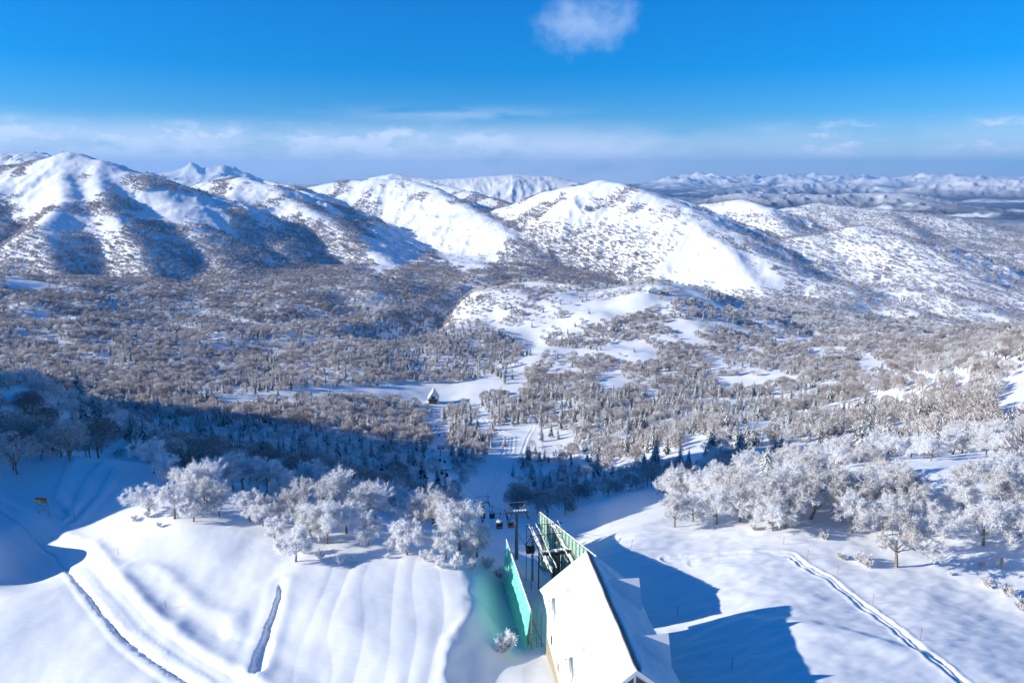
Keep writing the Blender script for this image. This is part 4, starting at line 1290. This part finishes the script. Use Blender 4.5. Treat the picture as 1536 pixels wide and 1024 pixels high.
def tower(x, y, zarm, label, arm=2.9, rad=.55, detail=True, name='lift_tower'):
    g = gz(x, y)
    t = thing(name, label, 'lift tower', (x, y, g), 'towers of the gondola line', math.atan(.144))
    H = zarm - g
    MB().bar((0, 0, -1), (0, 0, H), rad, 12, rad * .72).build('column', M_STEEL, t, True)
    MB().box(-arm, arm, -.28, .28, H, H + .55, .06).build('crossarm', M_STEEL, t)
    for s in (-1, 1):
        m_ = MB().box(s * LANE - .12, s * LANE + .12, -2.6, 2.6, H - .45, H - .1)
        for k in range(6):
            m_.bar((s * LANE - .16, -2.3 + k * .92, H - .5), (s * LANE + .16, -2.3 + k * .92, H - .5), .27, 10)
        m_.build('sheave_assembly', M_DSTEEL, t)
    if detail:
        f = MB()
        for s in (-1, 1):
            f.bar((s * 1.7, 0, H + .5), (s * 2.6, 0, H + 3.0), .07, 5).bar((s * 2.6, 0, H + 3.0), (s * 1.1, .6, H + .5), .05, 5)
        f.bar((-3.0, 0, H + 3.0), (3.0, 0, H + 3.0), .09, 5)
        f.build('lifting_frame', M_STEEL, t)
        s_ = MB()
        for k in range(8):
            x_0 = -arm + k * arm * .25
            s_.bar((x_0, random.uniform(-.1, .1), H + .6), (x_0 + arm * .27, random.uniform(-.1, .1), H + .6), random.uniform(.18, .36), 8, random.uniform(.15, .34))
        s_.build('snow_cap', M_SNOW, t, True)
        l_ = MB()
        for s in (-1, 1): l_.bar((s * .22, -rad - .1, 0), (s * .22, -rad - .1, H - .3), .03, 4)
        for k in range(int(H / .45)): l_.bar((-.22, -rad - .1, .4 + k * .45), (.22, -rad - .1, .4 + k * .45), .02, 4)
        l_.build('ladder', M_DSTEEL, t)
    return (x, y, zarm)


path = [tower(lane(165), 165, -6.9, 'grey lift tower with a snow capped crossarm between the green fences'),
        tower(lane(258), 258, -51.5, 'shaded lift tower just behind the frosted tree left of the nearest cabins')]
for (uu, vv, lab) in ((668, 729, 'slim lift tower in the blue shade at the foot of the lift lane'), (661, 684, 'slim lift tower at the edge of the shade on the lift lane'),
                      (656, 655, 'small lift tower in the sunny upper part of the lift lane'), (652, 630, 'smallest lift tower close to the dark mouthed hut')):
    p = hit(uu, vv, ground)
    path.append(tower(p[0], p[1], p[2] + 10.5, lab, detail=False, rad=.6))

# launch machinery in front of the station
lx, ly = 9.8, 136.0
LT = thing('launch_tower', 'thick dark column carrying snow laden sheave machinery before the station roof', 'lift tower', (lx, ly, gz(lx, ly)), rz=math.atan(.2))
g = gz(lx, ly); H = -1.6 - g
MB().bar((0, 0, -1), (0, 0, H), 1.0, 16, .95).build('column', M_DSTEEL, LT, True)
MB().box(-3.6, 3.6, -.5, .5, H, H + .8, .06).build('crossarm', M_DSTEEL, LT)
for s in (-1, 1):
    m_ = MB().box(s * LANE - .15, s * LANE + .15, -7, 12, H - .7, H - .3)
    for k in range(16): m_.bar((s * LANE - .2, -6.6 + k * 1.15, H - .75), (s * LANE + .2, -6.6 + k * 1.15, H - .75), .33, 10)
    m_.build('sheave_assembly', M_DSTEEL, LT)
    w_ = MB()
    for sd in (-.9, .9):
        for zz in (.1, 1.1): w_.bar((s * LANE + sd, -7, H + zz), (s * LANE + sd, 12, H + zz), .05, 4)
        for k in range(13): w_.bar((s * LANE + sd, -7 + k * 1.58, H - .4), (s * LANE + sd, -7 + k * 1.58, H + 1.1), .045, 4)
    w_.build('catwalk', M_DSTEEL, LT)
    for sd in (-.9, .0, .9):
        s_ = MB(); x0_, h0_, r0_ = s * LANE + sd, (.06 if sd == 0 else 1.12), .12
        for k in range(24):
            r1_ = random.uniform(.04, .30) * (1.5 if sd == 0 else .6); x1_ = s * LANE + sd + random.uniform(-.12, .12); h1_ = (.06 if sd == 0 else 1.12) + random.uniform(0, .12)
            s_.bar((x0_, -7 + k * .8, H + h0_), (x1_, -6.18 + k * .8, H + h1_), r0_, 7, r1_); x0_, h0_, r0_ = x1_, h1_, r1_
        s_.build('snow_cap', M_SNOW, LT, True)
    for yy in (5, 11):
        MB().bar((s * LANE, yy, -9), (s * LANE, yy, H - .4), .16, 6).build('leg', M_DSTEEL, LT)
s_ = MB()
for k in range(11):
    x_0 = -3.6 + k * .65
    s_.bar((x_0, random.uniform(-.2, .2), H + .82), (x_0 + .75, random.uniform(-.2, .2), H + .85), random.uniform(.18, .42), 8, random.uniform(.15, .4))
s_.build('snow_cap', M_SNOW, LT, True)
for yy, zz in ((6, 1.5), (11.5, 1.0)):
    f = MB()
    for s in (-1, 1): f.bar((s * 4.2, yy, -10), (s * 4.2, yy, H + zz), .07, 5).bar((s * 4.2, yy, H + 1.2), (s * 2.4, yy, H + zz), .05, 4)
    f.bar((-4.6, yy, H + zz), (4.6, yy, H + zz), .08, 5)
    for s in (-1, 1):
        f.bar((s * 4.2, yy, H - 2), (s * .6, yy, H + zz), .05, 4).bar((s * 4.2, yy, H - 4), (s * LANE, yy, H - .6), .07, 4)
    f.build('gantry', M_DSTEEL, LT)


def cabin(p, label, shell, big=True, s=1.0):
    t = thing('gondola_cabin', label, 'gondola', p, 'cabins on the gondola line', math.atan(.144), s)
    b = MB(); b.box(-1.0, 1.0, -1.05, 1.05, -1.1, 1.0, .28); b.build('body', shell, t, True)
    if big:
        for s_ in (-1, 1):
            MB().box(-.74, .74, s_ * 1.04 - .03, s_ * 1.04 + .03, -.15, .68, .02).build('window', M_GLASS, t)
            MB().box(s_ * .99 - .03, s_ * .99 + .03, -.78, .78, -.15, .68, .02).build('window', M_GLASS, t)
        MB().blob((0, 0, 1.02), .9, .95, .22, 2).build('snow_cap', M_SNOW, t, True)
    MB().bar((0, 0, .9), (0, .1, 1.7), .07, 5).bar((0, .1, 1.7), (.35, .1, 3.3), .07, 5).box(.2, .5, -.4, .6, 3.25, 3.5).build('hanger', M_DSTEEL, t)
    return t


cabin(at(795, 821, 150), 'black gondola cabin hanging nearest the station between the green fences', M_BLACK)
cabin(at(766, 785, 195), 'gondola cabin with a red lower half beside the near lift tower', M_PINKRED)
cabin(at(749, 786, 182), 'olive grey gondola cabin left of the red one', M_GREY)
cabin(at(738, 772, 238), 'dark gondola cabin farther down, between the red one and the shaded tower', M_BLACK)
cabin(at(724, 772, 243), 'dark gondola cabin right beside the shaded lift tower', M_BLACK)
g9 = lambda x, y: ground(x, y) + 7.5
for i, (uu, vv) in enumerate(((666, 732), (675, 738), (663, 709), (670, 712), (660, 690), (667, 692), (658, 672), (664, 672), (654, 640), (659, 652))):
    cabin(hit(uu, vv, g9), 'tiny dark gondola cabin far down the lift lane', M_BLACK, False)

hp = hit(650, 606, ground)
for s in (-1, 1):
    pts = [(9.8 + s * LANE, 128, -1.9)] + [(x + s * LANE, y, z - .25) for x, y, z in path] + [(hp[0] + s * LANE, hp[1], hp[2] + 6)]
    m_ = MB()
    for p, q in zip(pts[:-1], pts[1:]):
        p, q = Vector(p), Vector(q)
        for k in range(6):
            f0, f1 = k / 6, (k + 1) / 6
            a_, b_ = p.lerp(q, f0), p.lerp(q, f1); sag = (q - p).length * .012
            a_.z -= sag * 4 * f0 * (1 - f0); b_.z -= sag * 4 * f1 * (1 - f1)
            m_.bar(a_, b_, .055, 4)
    o_ = m_.build('haul_rope', M_DSTEEL)
    o_['label'] = 'steel haul rope of the ' + ('left' if s < 0 else 'right') + ' lane running down from the station'; o_['category'] = 'cable'


def house(name, label, p, W_, L_, EH, RH, rz, wallm, hole=True, steep=.6):
    t = thing(name, label, 'building', p, None, rz)
    MB().poly([(-W_/2, 0, -3), (W_/2, 0, -3), (W_/2, 0, EH), (0, 0, RH - .3), (-W_/2, 0, EH)], (0, L_, 0)).build('wall', wallm, t)
    o_ = .8
    k = (RH - EH) / (W_ / 2)
    for s in (-1, 1):
        MB().poly([(0, -o_, RH), (s * (W_/2 + o_), -o_, EH - k * o_), (s * (W_/2 + o_), -o_, EH - k * o_ + .9), (0, -o_, RH + .9)], (0, L_ + 2 * o_, 0)).build('roof', M_SNOW, t)
    if hole:
        d_ = MB().box(-W_ * .42, W_ * .42, -.9, .0, -.5, EH * 1.05).build('opening', M_GLASS, t)
        for xm in (-W_ * .33, 0, W_ * .33): MB().box(xm - .2, xm + .2, -1.0, -.905, -.5, EH * 1.05).build('post', M_TAN, d_)
        MB().box(-W_ * .16, W_ * .16, -.95, -.003, EH * 1.15, EH * 1.15 + 4).build('window', M_GLASS, t)
    return t


house('lift_hut', 'steep roofed hut with a dark mouth at the far end of the lift lane', hp, 17, 22, 8, 21, R(4), M_CREAM)
cpnt = hit(980, 441, ground)
t = thing('lodge', 'snow covered lodge with a long low wing on the knoll below the big white face', 'building', cpnt, None, R(6))
MB().box(-14, 12, 0, 18, -4, 8).build('wall', M_CREAM, t)
MB().poly([(-15, -1, 8), (13, -1, 8), (10, -1, 14), (-1, -1, 16.5), (-12, -1, 14)], (0, 20, 0)).build('roof', M_SNOW, t)
MB().box(12.02, 46, 2, 14, -4, 5).build('wing', M_TAN, t)
MB().poly([(12.05, 1, 5.02), (47, 1, 5.02), (46, 1, 7.6), (12.05, 1, 8)], (0, 14, 0)).build('wing_roof', M_SNOW, t)
for k in range(6): MB().box(15 + k * 5.2, 18 + k * 5.2, 1.9, 1.99, .8, 3.6).build('window', M_GLASS, t)
for k in range(3): MB().box(-10 + k * 7, -7.5 + k * 7, -.1, -.01, 2.5, 5).build('window', M_GLASS, t)

# ---- sign and poles
p = hit(66, 772, ground)
sg = thing('warning_sign', 'red, yellow and green board on crossed posts beside the snow road', 'sign', p, None, R(-8), 1.3)
MB().box(-1.3, 1.3, -.05, .05, 2.6, 3.6).build('board', M_YEL, sg)
MB().box(-1.3, 1.3, -.08, -.053, 3.22, 3.64).build('top_stripe', M_RED, sg)
MB().box(-.1, 1.3, -.08, -.053, 2.6, 3.215).build('green_panel', M_GRN, sg)
for s in (-1, 1):
    MB().bar((s * 1.15, .12, -.5), (s * 1.15, .12, 3.3), .06, 5).build('post', M_BROWN, sg)
    MB().bar((s * 1.15, .12, 2.4), (-s * 1.15, .12, .2), .035, 4).build('brace', M_RED, sg)
for i in range(2): MB().bar((-1.15, .15, .9 + i * 1.0), (1.15, .15, .9 + i), .03, 4).build('rail', M_BROWN, sg)
for (uu, vv, lean, h, lab) in ((946, 824, .35, 2.6, 'leaning marker pole at the far edge of the snow field right of the fences'), (959, 882, 0, 2.6, 'dark marker pole in the station shadow near the first dormer'),
        (1016, 925, 0, 2.4, 'dark marker pole in the middle of the station shadow'), (1098, 1003, 0, 2.4, 'dark marker pole at the near end of the station shadow'),
        (1175, 818, 0, 2.2, 'thin red marker pole where the ski tracks bend'), (1211, 838, 0, 2.2, 'thin red marker pole right of the bend in the ski tracks'),
        (1256, 862, .1, 2.3, 'thin red marker pole beside the upper ski tracks'), (1309, 906, 0, 2.4, 'red marker pole halfway down the ski tracks'),
        (1380, 960, 0, 2.6, 'tallest red marker pole beside the lower ski tracks'), (249, 912, 0, 1.6, 'red marker pole in the dip beside the snow road'), (385, 1000, 0, 1.5, 'red marker pole at the foot of the wedge shaped groove'),
        (112, 778, .1, 1.8, 'reddish stick at the shadow edge near the board'), (178, 832, 0, 1.5, 'small stick at the start of the dip beside the snow road')):
    q = hit(uu, vv, ground)
    mp_ = thing('marker_pole', lab, 'pole', q, 'marker poles in the snow')
    MB().bar((0, 0, -.4), (lean, 0, h), .04, 5).build('shaft', M_RED, mp_)
    MB().bar((lean * .8, 0, h * .8), (lean * .9, 0, h * .9), .05, 5).build('band', M_DSTEEL, mp_)
